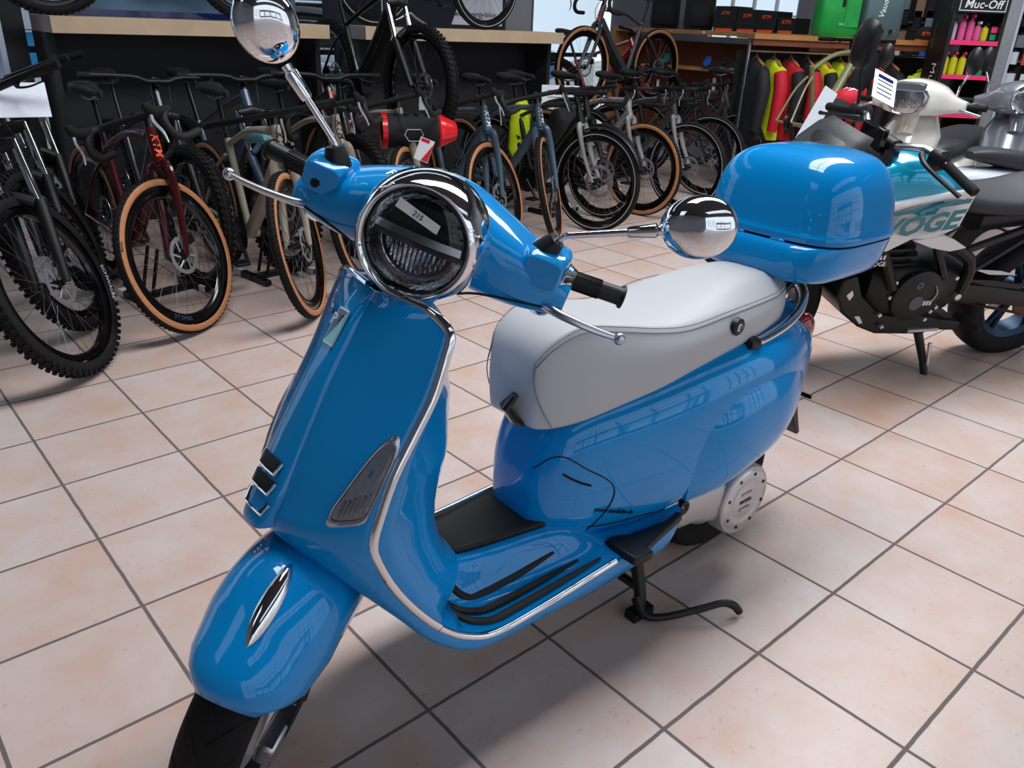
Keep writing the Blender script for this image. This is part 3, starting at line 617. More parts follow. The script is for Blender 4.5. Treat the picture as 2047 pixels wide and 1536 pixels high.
def car(loc, rz, m, label):
    r = empty('car', loc, rz, label, 'car')
    body = cr([(-2.1, .55, .85, .78), (-1.9, .35, .95, .86), (-1.2, .3, .98, .88), (0, .3, .98, .88), (1.2, .3, .95, .88), (1.9, .35, .85, .84), (2.1, .5, .7, .74)], 16)
    G().loft([sring(x, 0, (z0+z1)/2, w, (z1-z0)/2, .5, 24) for x, z0, z1, w in body]).build('body', m, r)
    G().loft([sring(x, 0, .9+h/2, w, h/2+.04, .55, 24) for x, w, h in ((-1.7, .70, .15), (-1.3, .72, .5), (-.4, .72, .6), (.3, .70, .55), (1.1, .66, .05))]).build('cabin', GLOSSB, r)
    G().loft([sring(x, 0, 1.5, w, .03, .55, 20) for x, w in ((-1.3, .5), (-.4, .62), (.25, .55))]).build('roof', m, r)
    for x in (-1.3, 1.3):
        for y in (-.82, .82): G().lathe([(-.1, .18), (-.1, .3), (.1, .3), (.1, .18)], (x, y, .3), (0, 1, 0), 20).build('wheel', RUBBER, r)
car((5.0, 8.2, 0), rad(165), CARW, 'white car parked outside, seen above the platform end')
car((9.4, 9.9, 0), rad(150), BLUC, 'blue car parked outside the right-hand window')
ct = empty('container', (2.4, 13.5, 0), 0, 'cyan clad building outside behind the white car', 'building'); G().box((0, 0, 1.9), (16, 1, 3.2)).build('facade', CYAN, ct, flat=True); G().box((0, -.52, 1.2), (16, .04, .6)).build('window_band', WHITE, ct, flat=True)
FEN = empty('fence', (4.4, 10.6, 0), 0, 'thin wire fence outside behind the white car', 'fence'); g = G()
for k in range(25): g.box((-3+k*.25, 0, 1.0), (.012, .012, 2.2))
for z in (.5, 1.0, 1.5, 2.0): g.box((0, 0, z), (6, .012, .012))
g.build('wire_mesh', FRM, FEN, flat=True)
REDP = mat('red paint', (200, 40, 34), .4, noise=.05)
fp = empty('flag_pole', (-.25, 6.2, 0), 0, 'leaning red pole outside at the left edge', 'pole'); G().tube([(.1, 0, 0), (-.35, 0, 2.6)], .045, 10).build('pole', REDP, fp)
# ================================================================ bicycles
TAN = mat('tan sidewall', (176, 118, 78), .7, noise=.08, nscale=40)
BTAPE = mat('bar tape', (20, 20, 22), .7, bump=.2, nscale=250)
BMET = mat('black anodised', (22, 22, 25), .35, .4, noise=.1)
SPOKE = mat('spoke steel', (90, 90, 95), .4, .8, noise=.05)
ROTOR = mat('brake rotor steel', (205, 205, 212), .3, .85, noise=.06)
SAD = mat('saddle vinyl', (24, 24, 28), .5, bump=.1, nscale=300)
SMUD = mat('silver stripe', (210, 212, 218), .4, noise=.03)
def paint(n, c, r=.35, m=0.): return mat(n, c, r, m, .4, noise=.03, nscale=8)
PT = dict(black=paint('black frame', (17, 18, 22)), maroon=paint('deep red frame', (66, 14, 20), .2), beige=paint('stone beige frame', (150, 140, 126), .5), slate=paint('slate blue frame', (62, 84, 100), .4),
          silver=paint('silver frame', (168, 166, 166), .3, .5), olive=paint('olive frame', (122, 122, 84), .45), grey=paint('dark grey frame', (58, 58, 62), .4), red=paint('red frame', (150, 16, 28), .2), navy=paint('blue grey frame', (52, 74, 100), .4), bronze=paint('grey bronze frame', (88, 78, 68), .4), white=paint('white frame', (200, 202, 206), .3))
MC = {}
def cached(key, fn, name, m, parent, loc=None, rot=None, **kw):
    if key in MC:
        o = bpy.data.objects.new(name, MC[key]); COL.objects.link(o); o.parent = parent
    else:
        o = fn().build(name, m, parent, **kw); MC[key] = o.data
    if loc is not None: o.location = loc
    if rot is not None: o.rotation_euler = rot
    return o
def bike_wheel(kind, name, root, loc, rot, R, w, rotor=.09, fork=True):
    """wheel about local Y"""
    knob = kind == 'mtb'; tan = kind == 'gravel'
    def fty():
        c = w*.5; g = G().lathe([(c*cos(a), R-c+c*sin(a)) for a in [rad(-40)+rad(260)*i/12 for i in range(13)]], (0, 0, 0), (0, 1, 0), 64)
        if knob:
            for k in range(66):
                a = 2*pi*k/66; m = MX.Rotation(-a, 3, 'Y')
                for y, rr, sx in ((-.42, -.10, .016), (-.16, -.005, .013), (.16, -.005, .013), (.42, -.10, .016)):
                    aa = a+(pi/66 if abs(y) < .3 else 0); m = MX.Rotation(-aa, 3, 'Y'); p = m @ V((R+w*rr, 0, 0)); p.y = y*w; g.box(p, (.010, .010, sx), m=m)
        elif tan:
            for k in range(80):
                a = 2*pi*k/80; m = MX.Rotation(-a, 3, 'Y')
                for y in (-.3, 0, .3): p = m @ V((R-w*.06*abs(y)*4, 0, 0)); p.y = y*w; g.box(p, (.003, .007, .010), m=m)
        return g
    ty = cached((kind, 'tyre', R, w), fty, name, RUBBER, root, loc, rot)
    c = w*.5
    if tan: 
        def fsw():
            g = G()
            for s in (1, -1): g.lathe([(s*c*cos(a)*1.02, R-c+c*sin(a)*1.02) for a in [rad(-38)+rad(74)*i/6 for i in range(7)]], (0, 0, 0), (0, 1, 0), 64)
            return g
        cached((kind, 'side', R, w), fsw, 'tan_sidewall', TAN, ty)
    if kind == 'city':
        def fst():
            g = G()
            for s in (1, -1): g.lathe([(s*c*cos(a)*1.02, R-c+c*sin(a)*1.02) for a in [rad(-12)+rad(10)*i/2 for i in range(3)]], (0, 0, 0), (0, 1, 0), 64)
            return g
        cached((kind, 'stripe', R, w), fst, 'reflective_stripe', SMUD, ty)
    rw = c*.6; rd = .045 if kind == 'gravel' else .026
    cached((kind, 'rim', R, w), lambda: G().lathe([(rw, R-w+.006), (rw, R-w-.004), (rw*.7, R-w-rd*.8), (0, R-w-rd), (-rw*.7, R-w-rd*.8), (-rw, R-w-.004), (-rw, R-w+.006)], (0, 0, 0), (0, 1, 0), 64), 'rim', GLOSSB, ty)
    def fsp():
        g = G()
        for k in range(28):
            a = 2*pi*k/28; s = 1 if k % 2 else -1; b = a+s*(.9 if k % 4 < 2 else -.9)*.55
            g.tube([(.022*cos(b), s*.028, .022*sin(b)), ((R-w-rd)*cos(a), 0, (R-w-rd)*sin(a))], .0011, 4)
        return g
    cached((kind, 'spk', R, w), fsp, 'spokes', SPOKE, ty)
    cached(('hub', rotor), lambda: G().lathe([(-.05, 0), (-.05, .012), (-.035, .014), (-.03, .026), (-.024, .016), (.02, .016), (.026, .026), (.03, .014), (.05, .012), (.05, 0)] if rotor < .15 else [(-.05, 0), (-.05, .02), (-.04, .05), (.04, .05), (.05, .02), (.05, 0)], (0, 0, 0), (0, 1, 0), 20), 'hub', BMET, ty)
    def fro():
        g = G(); r = rotor
        g.sheet([[((q*(1 if i else 1))*cos(2*pi*j/48)*(1+.02*(j % 4 == 0)), .037+t, q*sin(2*pi*j/48)*(1+.02*(j % 4 == 0))) for j in range(49)] for i, (q, t) in enumerate(((r*.78, 0), (r, 0), (r, .002), (r*.78, .002), (r*.78, 0)))])
        for k in range(6):
            a = 2*pi*k/6; g.tube([(r*.28*cos(a), .038, r*.28*sin(a)), (r*.55*cos(a+.35), .038, r*.55*sin(a+.35)), (r*.8*cos(a+.45), .038, r*.8*sin(a+.45))], .005, 6, sq=.3, up=(0, 1, 0))
        return g
    cached(('rot', rotor), fro, 'brake_rotor', ROTOR, ty, ang=60)
    return ty
def make_bike(label, loc, head, steer=0., style='gravel', col='black', fcol=None, lean=0., pitch=0., letters=None, lcol=None, cat='bicycle', group=None, fenders=False, battery=False, front=True, rear=True, bar=None, tyre=None, contact='front', saddle=True, lite=False, name='bicycle', shock=False, tag_w=None):
    mtb = style in ('mtb', 'emtb'); kind = tyre or ('mtb' if mtb else 'gravel' if style == 'gravel' else 'city')
    R, w = (.368, .062) if mtb else (.352, .046) if kind == 'gravel' else (.352, .048)
    wb = 1.20 if mtb else 1.06; ha = rad(66 if mtb else 71.5); bar = bar or ('riser' if mtb else 'drop'); fcol = fcol or col
    P = PT[col]; PF = PT[fcol]
    h = rad(head); hv = V((cos(h), sin(h), 0)); L = V(loc)
    if contact == 'front': L = L-hv*wb
    root = empty(name, L, 0, label, cat, group, rot=(rad(lean), rad(pitch), h))
    ra = V((0, 0, R)); fa = V((wb, 0, R)); ax = V((-cos(ha), 0, sin(ha)))
    off = .045; base = fa-V((sin(ha), 0, cos(ha)))*off      # point of the steering axis nearest the axle
    crown = base+ax*(.54 if mtb else .41); ht = crown+ax*(.13 if mtb else .16); bb = V((.44, 0, .33 if mtb else .28)); stt = bb+V((-.17, 0, .47)) if not mtb else bb+V((-.19, 0, .40))
    sq = MX.Rotation(rad(steer), 3, ax); stf = lambda p: base+sq @ (V(p)-base)
    dtr = .048 if (battery or mtb) else .036
    g = G()
    g.tube([crown+ax*.005, crown+ax*.05, ht], [.031, .027, .024], 12)
    g.tube(cr([crown+ax*.02+V((-.02, 0, .01)), crown*.5+bb*.5+V((.0, 0, .01)), bb], 8), [dtr*.9, dtr, dtr*1.05], 12, sq=.8)
    g.tube(cr([ht-ax*.03+V((-.015, 0, 0)), (ht+stt)/2+V((0, 0, .01 if not mtb else -.02)), stt+V((.0, 0, -.03))], 8), [.028, .022, .018], 10, sq=.75)
    g.tube([bb, stt], .019, 10); g.tube([bb+V((0, -.045, 0)), bb+V((0, .045, 0))], .026, 12)
    for s in (1, -1):
        g.tube(cr([bb+V((-.02, s*.03, 0)), (bb+ra)/2+V((.05, s*.045, -.005)), ra+V((0, s*.062, 0))], 8), [.014, .012, .009], 8)
        g.tube(cr([stt+V((0, s*.02, -.08)), ra*.45+stt*.55+V((0, s*.04, 0)), ra+V((0, s*.062, 0))], 8), [.010, .008, .009], 8)
    FR = g.build('frame', P, root)
    if battery: G().tube(cr([crown+ax*.0+V((-.05, 0, -.06)), crown*.5+bb*.5+V((.03, 0, -.05)), bb+V((.03, 0, -.03))], 6), [.03, .042, .045], 10).build('battery_cover', BLACK, root)
    if mtb and style == 'emtb': G().loft([sring(bb.x+x, 0, bb.z+.0, .055, r, .7, 16) for x, r in ((-.06, .05), (-.03, .09), (.06, .10), (.11, .06))]).build('motor', BLACK, root)
    g = G()
    if mtb:
        for s in (1, -1):
            a = stf(crown+V((0, s*.068, 0))); b = stf(base+ax*.30+V((0, s*.068, 0))); c = stf(fa+V((0, s*.066, 0))); g.tube([b+(a-b)*.1, b, c*.5+b*.5, c], [.024, .025, .023, .017], 12)
        g.tube(cr([stf(base+ax*.33+V((.03, .066, 0))), stf(base+ax*.39+V((.075, 0, 0))), stf(base+ax*.33+V((.03, -.066, 0)))], 10), .018, 8)
        FK = g.build('fork', BLACK if fcol == 'black' else PF, root)
        g = G()
        for s in (1, -1): g.tube([stf(base+ax*.28+V((0, s*.068, 0))), stf(crown+ax*.02+V((0, s*.068, 0)))], .0165, 12)
        g.build('stanchion', CHROME if not lite else SATIN, FK)
        g = G().tube([stf(crown+V((0, -.078, .005))), stf(crown+V((0, 0, .018))), stf(crown+V((0, .078, .005)))], [.024, .03, .024], 10); g.build('fork_crown', BLACK, FK)
    else:
        g.tube([stf(crown+V((0, 0, .0))), stf(crown-ax*.012)], .029, 12)
        for s in (1, -1): g.tube([stf(p) for p in cr([crown+V((0, s*.012, -.006)), crown-ax*.03+V((.004, s*.042, 0)), base+ax*.20+V((.01, s*.05, 0)), fa+V((0, s*.054, -.004))], 14)], [.022, .021, .016, .011], 10, sq=1.3)
        FK = g.build('fork', PF, root)
        g = G()
        for s in (1, -1):
            for k in (.10, .16, .22): g.sph(stf(base*(1-k/.41)+crown*(k/.41)+V((.016, s*.0605, 0))), .0045, 6)
        g.build('fork_eyelet', DARK, FK)
    if front: FW = bike_wheel(kind, 'front_wheel', root, stf(fa), (0, 0, 0), R, w, .115 if battery and kind == 'city' else .085); FW.rotation_mode = 'QUATERNION'; FW.rotation_quaternion = sq.to_quaternion()
    if rear: bike_wheel(kind, 'rear_wheel', root, ra, (0, .3, 0), R, w, .08)
    if front: g = G().box((0, 0, 0), (.05, .022, .045)).xf(lambda p: stf(p+fa+V((-.065, .048, .05)))); g.build('brake_caliper', BMET, root, bevel=.005)
    # cockpit
    hh = ht+ax*.035; st0 = hh+ax*.02; fw = V((sin(ha), 0, cos(ha)*.3)).normalized(); cl = st0+fw*(.05 if mtb else .085)
    G().tube([stf(ht), stf(ht+ax*.02), stf(hh+ax*.04)], [.023, .02, .019], 12).build('headset_spacer', BMET, root)
    G().tube([stf(st0), stf(st0+fw*.03), stf(cl-V((0, .02, 0))*0)], [.023, .018, .022], 10).build('stem', BMET, root)
    if bar == 'drop':
        HB_ = None
        for s in (1, -1):
            pts = [cl+V((0, 0, 0)), cl+V((0, s*.10, 0)), cl+V((.01, s*.185, -.002)), cl+V((.05, s*.205, -.002)), cl+V((.085, s*.212, -.03)), cl+V((.085, s*.222, -.085)), cl+V((.045, s*.23, -.12)), cl+V((-.03, s*.238, -.125)), cl+V((-.06, s*.24, -.125))]
            o = G().tube([stf(p) for p in cr(pts, 30)], [.015, .015]+[.0165]*6, 10).build('handlebar', BTAPE, root)
            hd = [cl+V((.045, s*.205, .0)), cl+V((.085, s*.208, .004)), cl+V((.12, s*.208, .010)), cl+V((.145, s*.208, .035)), cl+V((.15, s*.208, .055))]
            G().tube([stf(p) for p in cr(hd, 12)], [.016, .018, .019, .018, .012], 10, sq=1.25).build('brake_hood', RUBBER, o)
            lv = [cl+V((.14, s*.208, .02)), cl+V((.152, s*.212, -.02)), cl+V((.135, s*.220, -.07)), cl+V((.145, s*.228, -.115))]
            G().tube([stf(p) for p in cr(lv, 10)], [.010, .008, .007, .005], 8, sq=.5).build('brake_lever', SATIN if not lite else BMET, o)
    else:
        W = .37 if mtb else .32; rise = .02 if mtb else 0
        pts = [cl, cl+V((0, .06, 0)), cl+V((-.005, .13, rise)), cl+V((-.035, W, rise))]
        pts = [V(p) for p in cr(pts, 10)]; o = G().tube([stf(V((p.x, -p.y, p.z))) for p in pts[:0:-1]]+[stf(p) for p in pts], .0145, 10).build('handlebar', BMET, root)
        for s in (1, -1):
            a = cl+V((-.022, s*(W-.135), rise)); b = cl+V((-.036, s*W, rise)); G().tube([stf(a), stf(b+(a-b)*.04), stf(b), stf(b)], [.0165, .0165, .018, .001], 12).build('grip', RUBBER, o)
            c = cl+V((-.015, s*(W-.17), rise)); G().tube([stf(p) for p in cr([c+V((.0, 0, -.006)), c+V((.035, s*.01, -.02)), c+V((.05, s*.06, -.03)), c+V((.04, s*.11, -.03))], 10)], [.012, .008, .006, .005], 8, sq=.6).build('brake_lever', BMET, o)
    hose = [cl+V((.02, .05, -.02)), cl+V((.07, .03, -.10)), crown+V((.05, .03, -.02)), crown+V((.01, .055, -.12))]
    G().tube([stf(p) for p in cr(hose, 14)], .0026, 6).build('brake_hose', BLACK, root)
    if saddle:
        sp = stt+(stt-bb).normalized()*(.20 if not mtb else .24)
        PO = G().tube([stt+(bb-stt)*.05, sp], .0145, 10).build('seat_post', BMET, root)
        rg = []
        for x, ww, z, t in cr([(-.15, .03, .012, .012), (-.14, .062, .012, .024), (-.09, .07, .006, .03), (-.03, .045, .0, .028), (.04, .024, -.002, .022), (.10, .018, -.004, .018), (.125, .008, -.010, .012)], 16):
            rg.append([(sp.x+x, y, sp.z+.045+zz) for x_, y, zz in sring(0, 0, z, ww, t, .75, 16)])
        SDL = G().loft(rg).build('saddle', SAD, root)
        g = G()
        for s in (1, -1): g.tube(cr([sp+V((-.11, s*.025, .03)), sp+V((-.05, s*.022, .008)), sp+V((.03, s*.02, .008)), sp+V((.10, s*.01, .032))], 8), .0035, 6)
        g.build('saddle_rail', SATIN, SDL)
        if tag_w: G().box(sp+V((-.10, .02, -.09)), (.004, .045, .13)).build('hang_tag', WHITE, root)
    # drivetrain (right side)
    CR_ = G().lathe([(-.055, .02), (-.055, .085), (-.058, .092), (-.061, .085), (-.061, .02)], bb, (0, 1, 0), 32); CR_.tube([bb+V((0, -.066, 0)), bb+V((.12, -.078, -.12))], [.014, .010], 8); CR_.tube([bb+V((0, .066, 0)), bb+V((-.12, .078, .12))], [.014, .010], 8)
    CR_.tube([bb+V((0, -.07, 0)), bb+V((0, .07, 0))], .013, 8); CK = CR_.build('crankset', BMET, root)
    for s, q in ((-1, V((.12, -.12, -.12))), (1, V((-.12, .12, .12)))): G().box(bb+q, (.085, .075, .016)).build('pedal', BLACK if not lite else BMET, CK, bevel=.004)
    g = G().lathe([(-.03, .02), (-.03, .055), (-.045, .045), (-.055, .025), (-.055, .015)], ra, (0, 1, 0), 24); g.tube([ra+V((0, -.06, -.01)), ra+V((.02, -.065, -.07)), ra+V((.05, -.065, -.15))], [.014, .018, .012], 8)
    g.tube([bb+V((0, -.058, .088)), ra+V((0, -.045, .048))], .004, 6); g.tube([bb+V((0, -.058, -.088)), ra+V((.05, -.06, -.15))], .004, 6); g.build('drivetrain', BMET, root)
    if fenders:
        for c0, s0, nm in ((fa, 1, 'front_fender'), (ra, 0, 'rear_fender')):
            rws = []
            for k in range(17):
                a = rad(20+k*9.5) if s0 else rad(35+k*8.5); e = V((cos(a), 0, sin(a))); rws.append([(stf if s0 else V)(c0+e*(R+.022-.010*t*t)+V((0, t*.03, 0))) for t in (-1, -.5, 0, .5, 1)])
            G().sheet(rws).build(nm, BLACK, root, solid=.002)
    if letters:
        d = -ax; up = (ht+crown)/2
        for yy in ((-.0275, .0275) if lcol == 'side' else (0,)):
            m = {'orange': PT_OR, 'white': SMUD, 'black': INK}[letters[1]]
            # lettering runs down the head tube and wraps its front
            size = .05; c0 = up+ax*.0
            def wrap(p, c0=c0):
                q = p-c0; a = q.dot(V((0, 1, 0))); b = q.dot(ax); n = V((sin(ha), 0, cos(ha))); r = .0285+.0022*(-b/.06)
                th = a/r; return c0+ax*b+n*(r*cos(th)+.0006)+V((0, r*sin(th), 0))
            text('frame_lettering', letters[0], .05, c0, d, V((0, 1, 0)), m, FR, ext=.0004, bold=.02, shear=.2, fn=wrap)
    return root
def wheel_text(root, s, size, r, t0, side, m, inward=False, bold=.02):
    """lettering that follows the tyre or rim of a bike's front wheel (side +1 = rider's left)"""
    W = [c for c in root.children if c.name.startswith('front_wheel')][0]; y = side
    def fn(p):
        a, b = p.x, p.z
        t = rad(t0)+(a/r if inward else -a/r); q = r+(-b if inward else b); return V((-q*cos(t) if side > 0 else q*cos(t), y+p.y*0, q*sin(t)))
    text('tyre_lettering', s, size, (0, 0, 0), (1, 0, 0), (0, 0, 1), m, W, ext=.0003, bold=bold, fn=fn)
PT_OR = mat('orange decal', (255, 92, 30), .5, noise=.03)
def stand_for(loc, rz, label):
    r = empty('bike_stand', loc, rz, label, 'bike stand', 'floor stands under the bicycles')
    g = G().box((0, 0, .02), (.36, .03, .03)).box((-.16, 0, .02), (.035, .32, .03)).box((.16, 0, .02), (.035, .26, .03)); g.build('foot_frame', BMET, r, bevel=.004)
    for s in (1, -1): G().tube([(-.1, s*.045, .03), (-.04, s*.045, .26)], .009, 8).build('upright', BMET, r)
    for p in ((-.16, .13, .02), (.16, -.1, .02)): G().box(p, (.039, .05, .034)).build('white_label', WHITE, r)
    return r
GK = 'gravel bikes with tan tyre walls parked in a row'
GM = 'black mountain bikes at the left edge'
# left edge mountain bikes, parallel, wheels pointing to the left front
B1 = make_bike('black mountain bike nearest the left edge, knobbly front wheel in front with yellow fork sticker', (.30, .19, 0), -72, -60, 'mtb', 'black', group=GM)
make_bike('second black mountain bike from the front at the left edge, behind the yellow stickered fork', (.44, .72, 0), -74, -54, 'mtb', 'black', group=GM)
make_bike('third black mountain bike at the left edge, furthest from the camera beside dark pillar', (.62, 1.30, 0), -76, -44, 'mtb', 'black', group=GM)
# the row of bikes whose front wheels point into the aisle
B4 = make_bike('dark red gravel bike with orange lettering and front wheel turned sideways beside black mountain bikes', (.86, .39, 0), -86, -62, 'gravel', 'maroon', letters=('KTM', 'orange'), group=GK)
make_bike('stone beige flat bar gravel bike with pale blue tube pad behind the scooter lever', (1.375, .26, 0), -90, -42, 'gravel', 'beige', bar='flat', letters=('KTM', 'black'), group=GK)
make_bike('stone beige drop bar gravel bike directly behind the scooter left-hand mirror stem', (1.86, .55, 0), -90, -48, 'gravel', 'beige', letters=('KTM', 'black'), group=GK)
make_bike('stone beige gravel bike carrying a black and red bag on its handlebar', (2.38, .72, 0), -90, -52, 'gravel', 'beige', letters=('KTM', 'black'), group=GK)
make_bike('slate blue gravel bike right of the handlebar bag, front wheel turned broadside', (2.97, .66, 0), -92, -66, 'gravel', 'slate', letters=('KTM', 'white'), group=GK, tag_w=1)
make_bike('slate blue gravel bike with front wheel almost edge-on left of silver city bike', (3.45, .68, 0), -92, -50, 'gravel', 'slate', letters=('KTM', 'white'), group=GK)
make_bike('silver electric city bike with mudguards, white tyre stripe and big front brake disc', (3.90, .72, 0), -86, 8, 'city', 'black', 'silver', fenders=True, battery=True, bar='flat')
make_bike('silver gravel bike with tan tyre walls and round black head badge', (4.62, .90, 0), -88, 4, 'gravel', 'silver', group=GK)
make_bike('dark grey gravel bike with silver fork and all black tyres right of silver bike', (5.05, .80, 0), -88, 6, 'city', 'grey', 'silver', bar='drop')
make_bike('dark touring bike with white tyre stripe partly hidden behind the top case', (5.75, 1.10, 0), -84, 4, 'city', 'black', bar='drop')
make_bike('dark bike with silver sheen fork next to the hanging jackets', (6.3, 1.15, 0), -82, -20, 'gravel', 'grey', bar='drop', tyre='city', tag_w=1)
make_bike('dark grey hardtail seen from its rear wheel in front of the jackets', (7.05, 1.25, 0), -100, 0, 'city', 'grey', bar='flat', tag_w=1)

wheel_text(B1, 'SCHWALBE', .030, .342, -28, .0328, SMUD)
wheel_text(B4, 'DT SWISS', .026, .285, -125, .0145, PT['navy'], True)
wheel_text(B4, 'GRC', .022, .285, 35, .0145, PT['navy'])
wheel_text(B4, 'MAXXIS', .012, .338, 150, .0236, INK)
G().box((.10, .066, .30), (.10, .052, .05)).xf(lambda p: p) if False else None
# ================================================================ blue and white motorcycle
TEAL = mat('metallic cyan paint', (0, 158, 196), .22, .35, 1.); PWHT = mat('gloss white paint', (222, 220, 220), .2, 0, 1., noise=.02); TEAD = mat('teal decal', (0, 116, 128), .3, coat=.5, noise=.03)
ENG = mat('black engine paint', (20, 19, 20), .5, noise=.15, nscale=40, bump=.1); SEATB = mat('black seat vinyl', (46, 47, 52), .55, bump=.1, nscale=400); BOLT = mat('bolt steel', (215, 215, 220), .25, .8, noise=.05)
RIMB = mat('dark blue rim', (18, 52, 78), .35, .5, noise=.05); PAPER = mat('paper sheet', (226, 230, 240), .6, noise=.03); GREYP = mat('grey plastic', (86, 88, 94), .5, bump=.08, nscale=300)
MO = empty('motorcycle', (3.814, -2.041, 0), 0, 'cyan and white motorcycle with black engine leaning on its side stand behind the scooter', 'motorcycle', rot=(rad(-11.9), 0, rad(153.8)))
def mwheel(nm, x, R, w, rr):
    W = G().lathe(tyre(R, w, k=.10 if R > .3 else .09), (x, 0, R), (0, 1, 0), 56).build(nm, RUBBER, MO)
    g = G().lathe([(-w*.3, R-.09), (-w*.36, R-.10), (-w*.25, R-.125), (w*.25, R-.125), (w*.36, R-.10), (w*.3, R-.09)], (x, 0, R), (0, 1, 0), 48)
    for k in range(5):
        a = 2*pi*k/5
        for da in (-.12, .12): g.tube([(x+.05*cos(a), 0, R+.05*sin(a)), (x+(R-.12)*cos(a+da), 0, R+(R-.12)*sin(a+da))], [.018, .012], 8)
    g.lathe([(-.06, 0), (-.06, .05), (.06, .05), (.06, 0)], (x, 0, R), (0, 1, 0), 20); g.build('cast_rim', RIMB, W)
    G().lathe([(-.05, rr), (-.05, rr+.03), (-.054, rr+.03), (-.054, rr)], (x, 0, R), (0, 1, 0), 32).build('brake_disc', ROTOR, W)
    return W
mwheel('rear_wheel', 0, .318, .16, .09); mwheel('front_wheel', 1.40, .315, .115, .12)
tk = cr([(.62, .06, .80, .86), (.66, .125, .735, .905), (.74, .165, .715, .96), (.86, .185, .72, 1.0), (.98, .185, .75, 1.01), (1.08, .16, .80, .985), (1.16, .10, .84, .95)], 24)
G().loft([sring(x, 0, (a+b)/2, w, (b-a)/2, .62, 36) for x, w, a, b in tk]).build('fuel_tank', TEAL, MO, 50)
for sd in (1, -1):
    ol_ = [(.63, .86), (.70, .895), (.80, .90), (.95, .885), (1.15, .83), (1.24, .76), (1.16, .66), (1.02, .665), (.92, .715), (.80, .705), (.70, .735), (.66, .735)]
    yo = lambda x: sd*interp([(.6, .11), (.7, .165), (.85, .195), (1.0, .205), (1.25, .17)], x)[0]
    SP_ = G().loft([[(x, yo(x)-sd*.03, z) for x, z in ol_], [(x, yo(x)+sd*.006, z) for x, z in ol_], [(.93+(x-.93)*.9, yo(x)+sd*.014, .79+(z-.79)*.9) for x, z in ol_]]).build('side_panel', PWHT, MO, 30)
    st_ = [(.66, .845), (1.18, .80), (1.2, .775), (.67, .80)]
    G().prism([(x, yo(x)+sd*.0145, z) for x, z in [(.67, .862), (.80, .868), (.98, .85), (1.16, .80), (1.18, .785), (.98, .83), (.80, .848), (.68, .845)]], (0, sd*.001, 0)).build('stripe', REDL if False else TEAD, SP_)
    if sd > 0: text('tank_lettering', 'VOGE', .105, (.925, yo(.92)+.016, .775), (-1, 0, .12), (.25, 0, 1), TEAD, SP_, bold=.04, shear=.3, sx=1.25)
# cut wing towards the knee
    wg = [(.76, .72), (.70, .70), (.62, .66), (.70, .645), (.80, .665), (.90, .70)]
    G().prism([(x, sd*(.175+.02), z) for x, z in wg], (0, sd*-.03, 0)).build('knee_wing', PWHT, SP_, bevel=.004)
se_ = cr([(.66, .07, .79, .865), (.60, .115, .765, .845), (.45, .135, .755, .83), (.30, .15, .76, .835), (.18, .15, .78, .86), (.0, .14, .81, .89), (-.18, .12, .83, .90), (-.30, .08, .85, .89)], 26)
G().loft([sring(x, 0, (a+b)/2, w, (b-a)/2, .6, 28) for x, w, a, b in se_]).build('seat', SEATB, MO, 60)
G().loft([sring(x, 0, z, w, h, .6, 20) for x, z, w, h in ((.5, .72, .10, .05), (.2, .75, .12, .05), (-.2, .80, .11, .045), (-.40, .83, .05, .02))]).build('tail_fairing', BLACK, MO)
G().sph((-.42, 0, .80), (.03, .06, .03), 12).build('tail_lamp', REDL, MO)
# frame and engine
g = G()
for s in (1, -1):
    g.tube(cr([(1.12, s*.06, .82), (.98, s*.14, .64), (.86, s*.15, .46)], 8), .022, 8); g.tube(cr([(1.08, s*.07, .78), (.80, s*.15, .70), (.52, s*.14, .58), (.48, s*.13, .40)], 10), .024, 8)
    g.tube([(.56, s*.14, .62), (.20, s*.13, .74), (-.25, s*.10, .82)], .016, 8); g.tube([(.50, s*.135, .50), (.18, s*.13, .73)], .014, 8); g.tube([(.75, s*.15, .68), (.62, s*.15, .50)], .018, 8)
g.build('frame', BLACK, MO)
EN2 = G().loft([sring(x, 0, z, w, h, .6, 24) for x, z, w, h in ((.45, .42, .10, .09), (.52, .42, .14, .12), (.70, .42, .155, .14), (.86, .42, .15, .13), (.93, .42, .10, .10))]).build('engine', ENG, MO, 50)
G().loft([sring(0, 0, 0, .09, .10, .6, 20, 'z') for _ in (0,)]*0 or [[(p[0]+.80+.22*t, p[1], .50+.30*t) for p in sring(0, 0, 0, .10, .10, .6, 20, 'z')] for t in (0, .3, .6, 1)]).build('cylinder', ENG, EN2)
g = G()
for t in range(7): g.loft([[(p[0]+.83+.17*t/7, p[1], .55+.24*t/7+dz) for p in sring(0, 0, 0, .115, .125, .5, 20, 'z')] for dz in (0, .008)])
g.build('cooling_fins', ENG, EN2)
CC = G().lathe([(0, .12), (.02, .118), (.03, .10), (.032, 0)], (.735, .15, .425), (0, 1, 0), 32).build('clutch_cover', ENG, EN2)
G().lathe([(.032, 0), (.036, .03), (.034, .034)], (.74, .15, .40), (0, 1, 0), 20).build('cover_cap', GREYP, CC); G().lathe([(.02, 0), (.026, .016), (.024, .018)], (.755, .158, .485), (0, 1, 0), 16).build('cover_cap', GREYP, CC)
g = G().tube(cr([(.70, .184, .40), (.665, .184, .41), (.655, .184, .45), (.675, .183, .48)], 10), .005, 6, sq=.4); 
for k in range(3): g.box((.70-.016*k, .184, .40), (.010, .003, .022))
g.build('cover_mark', PWHT, CC)
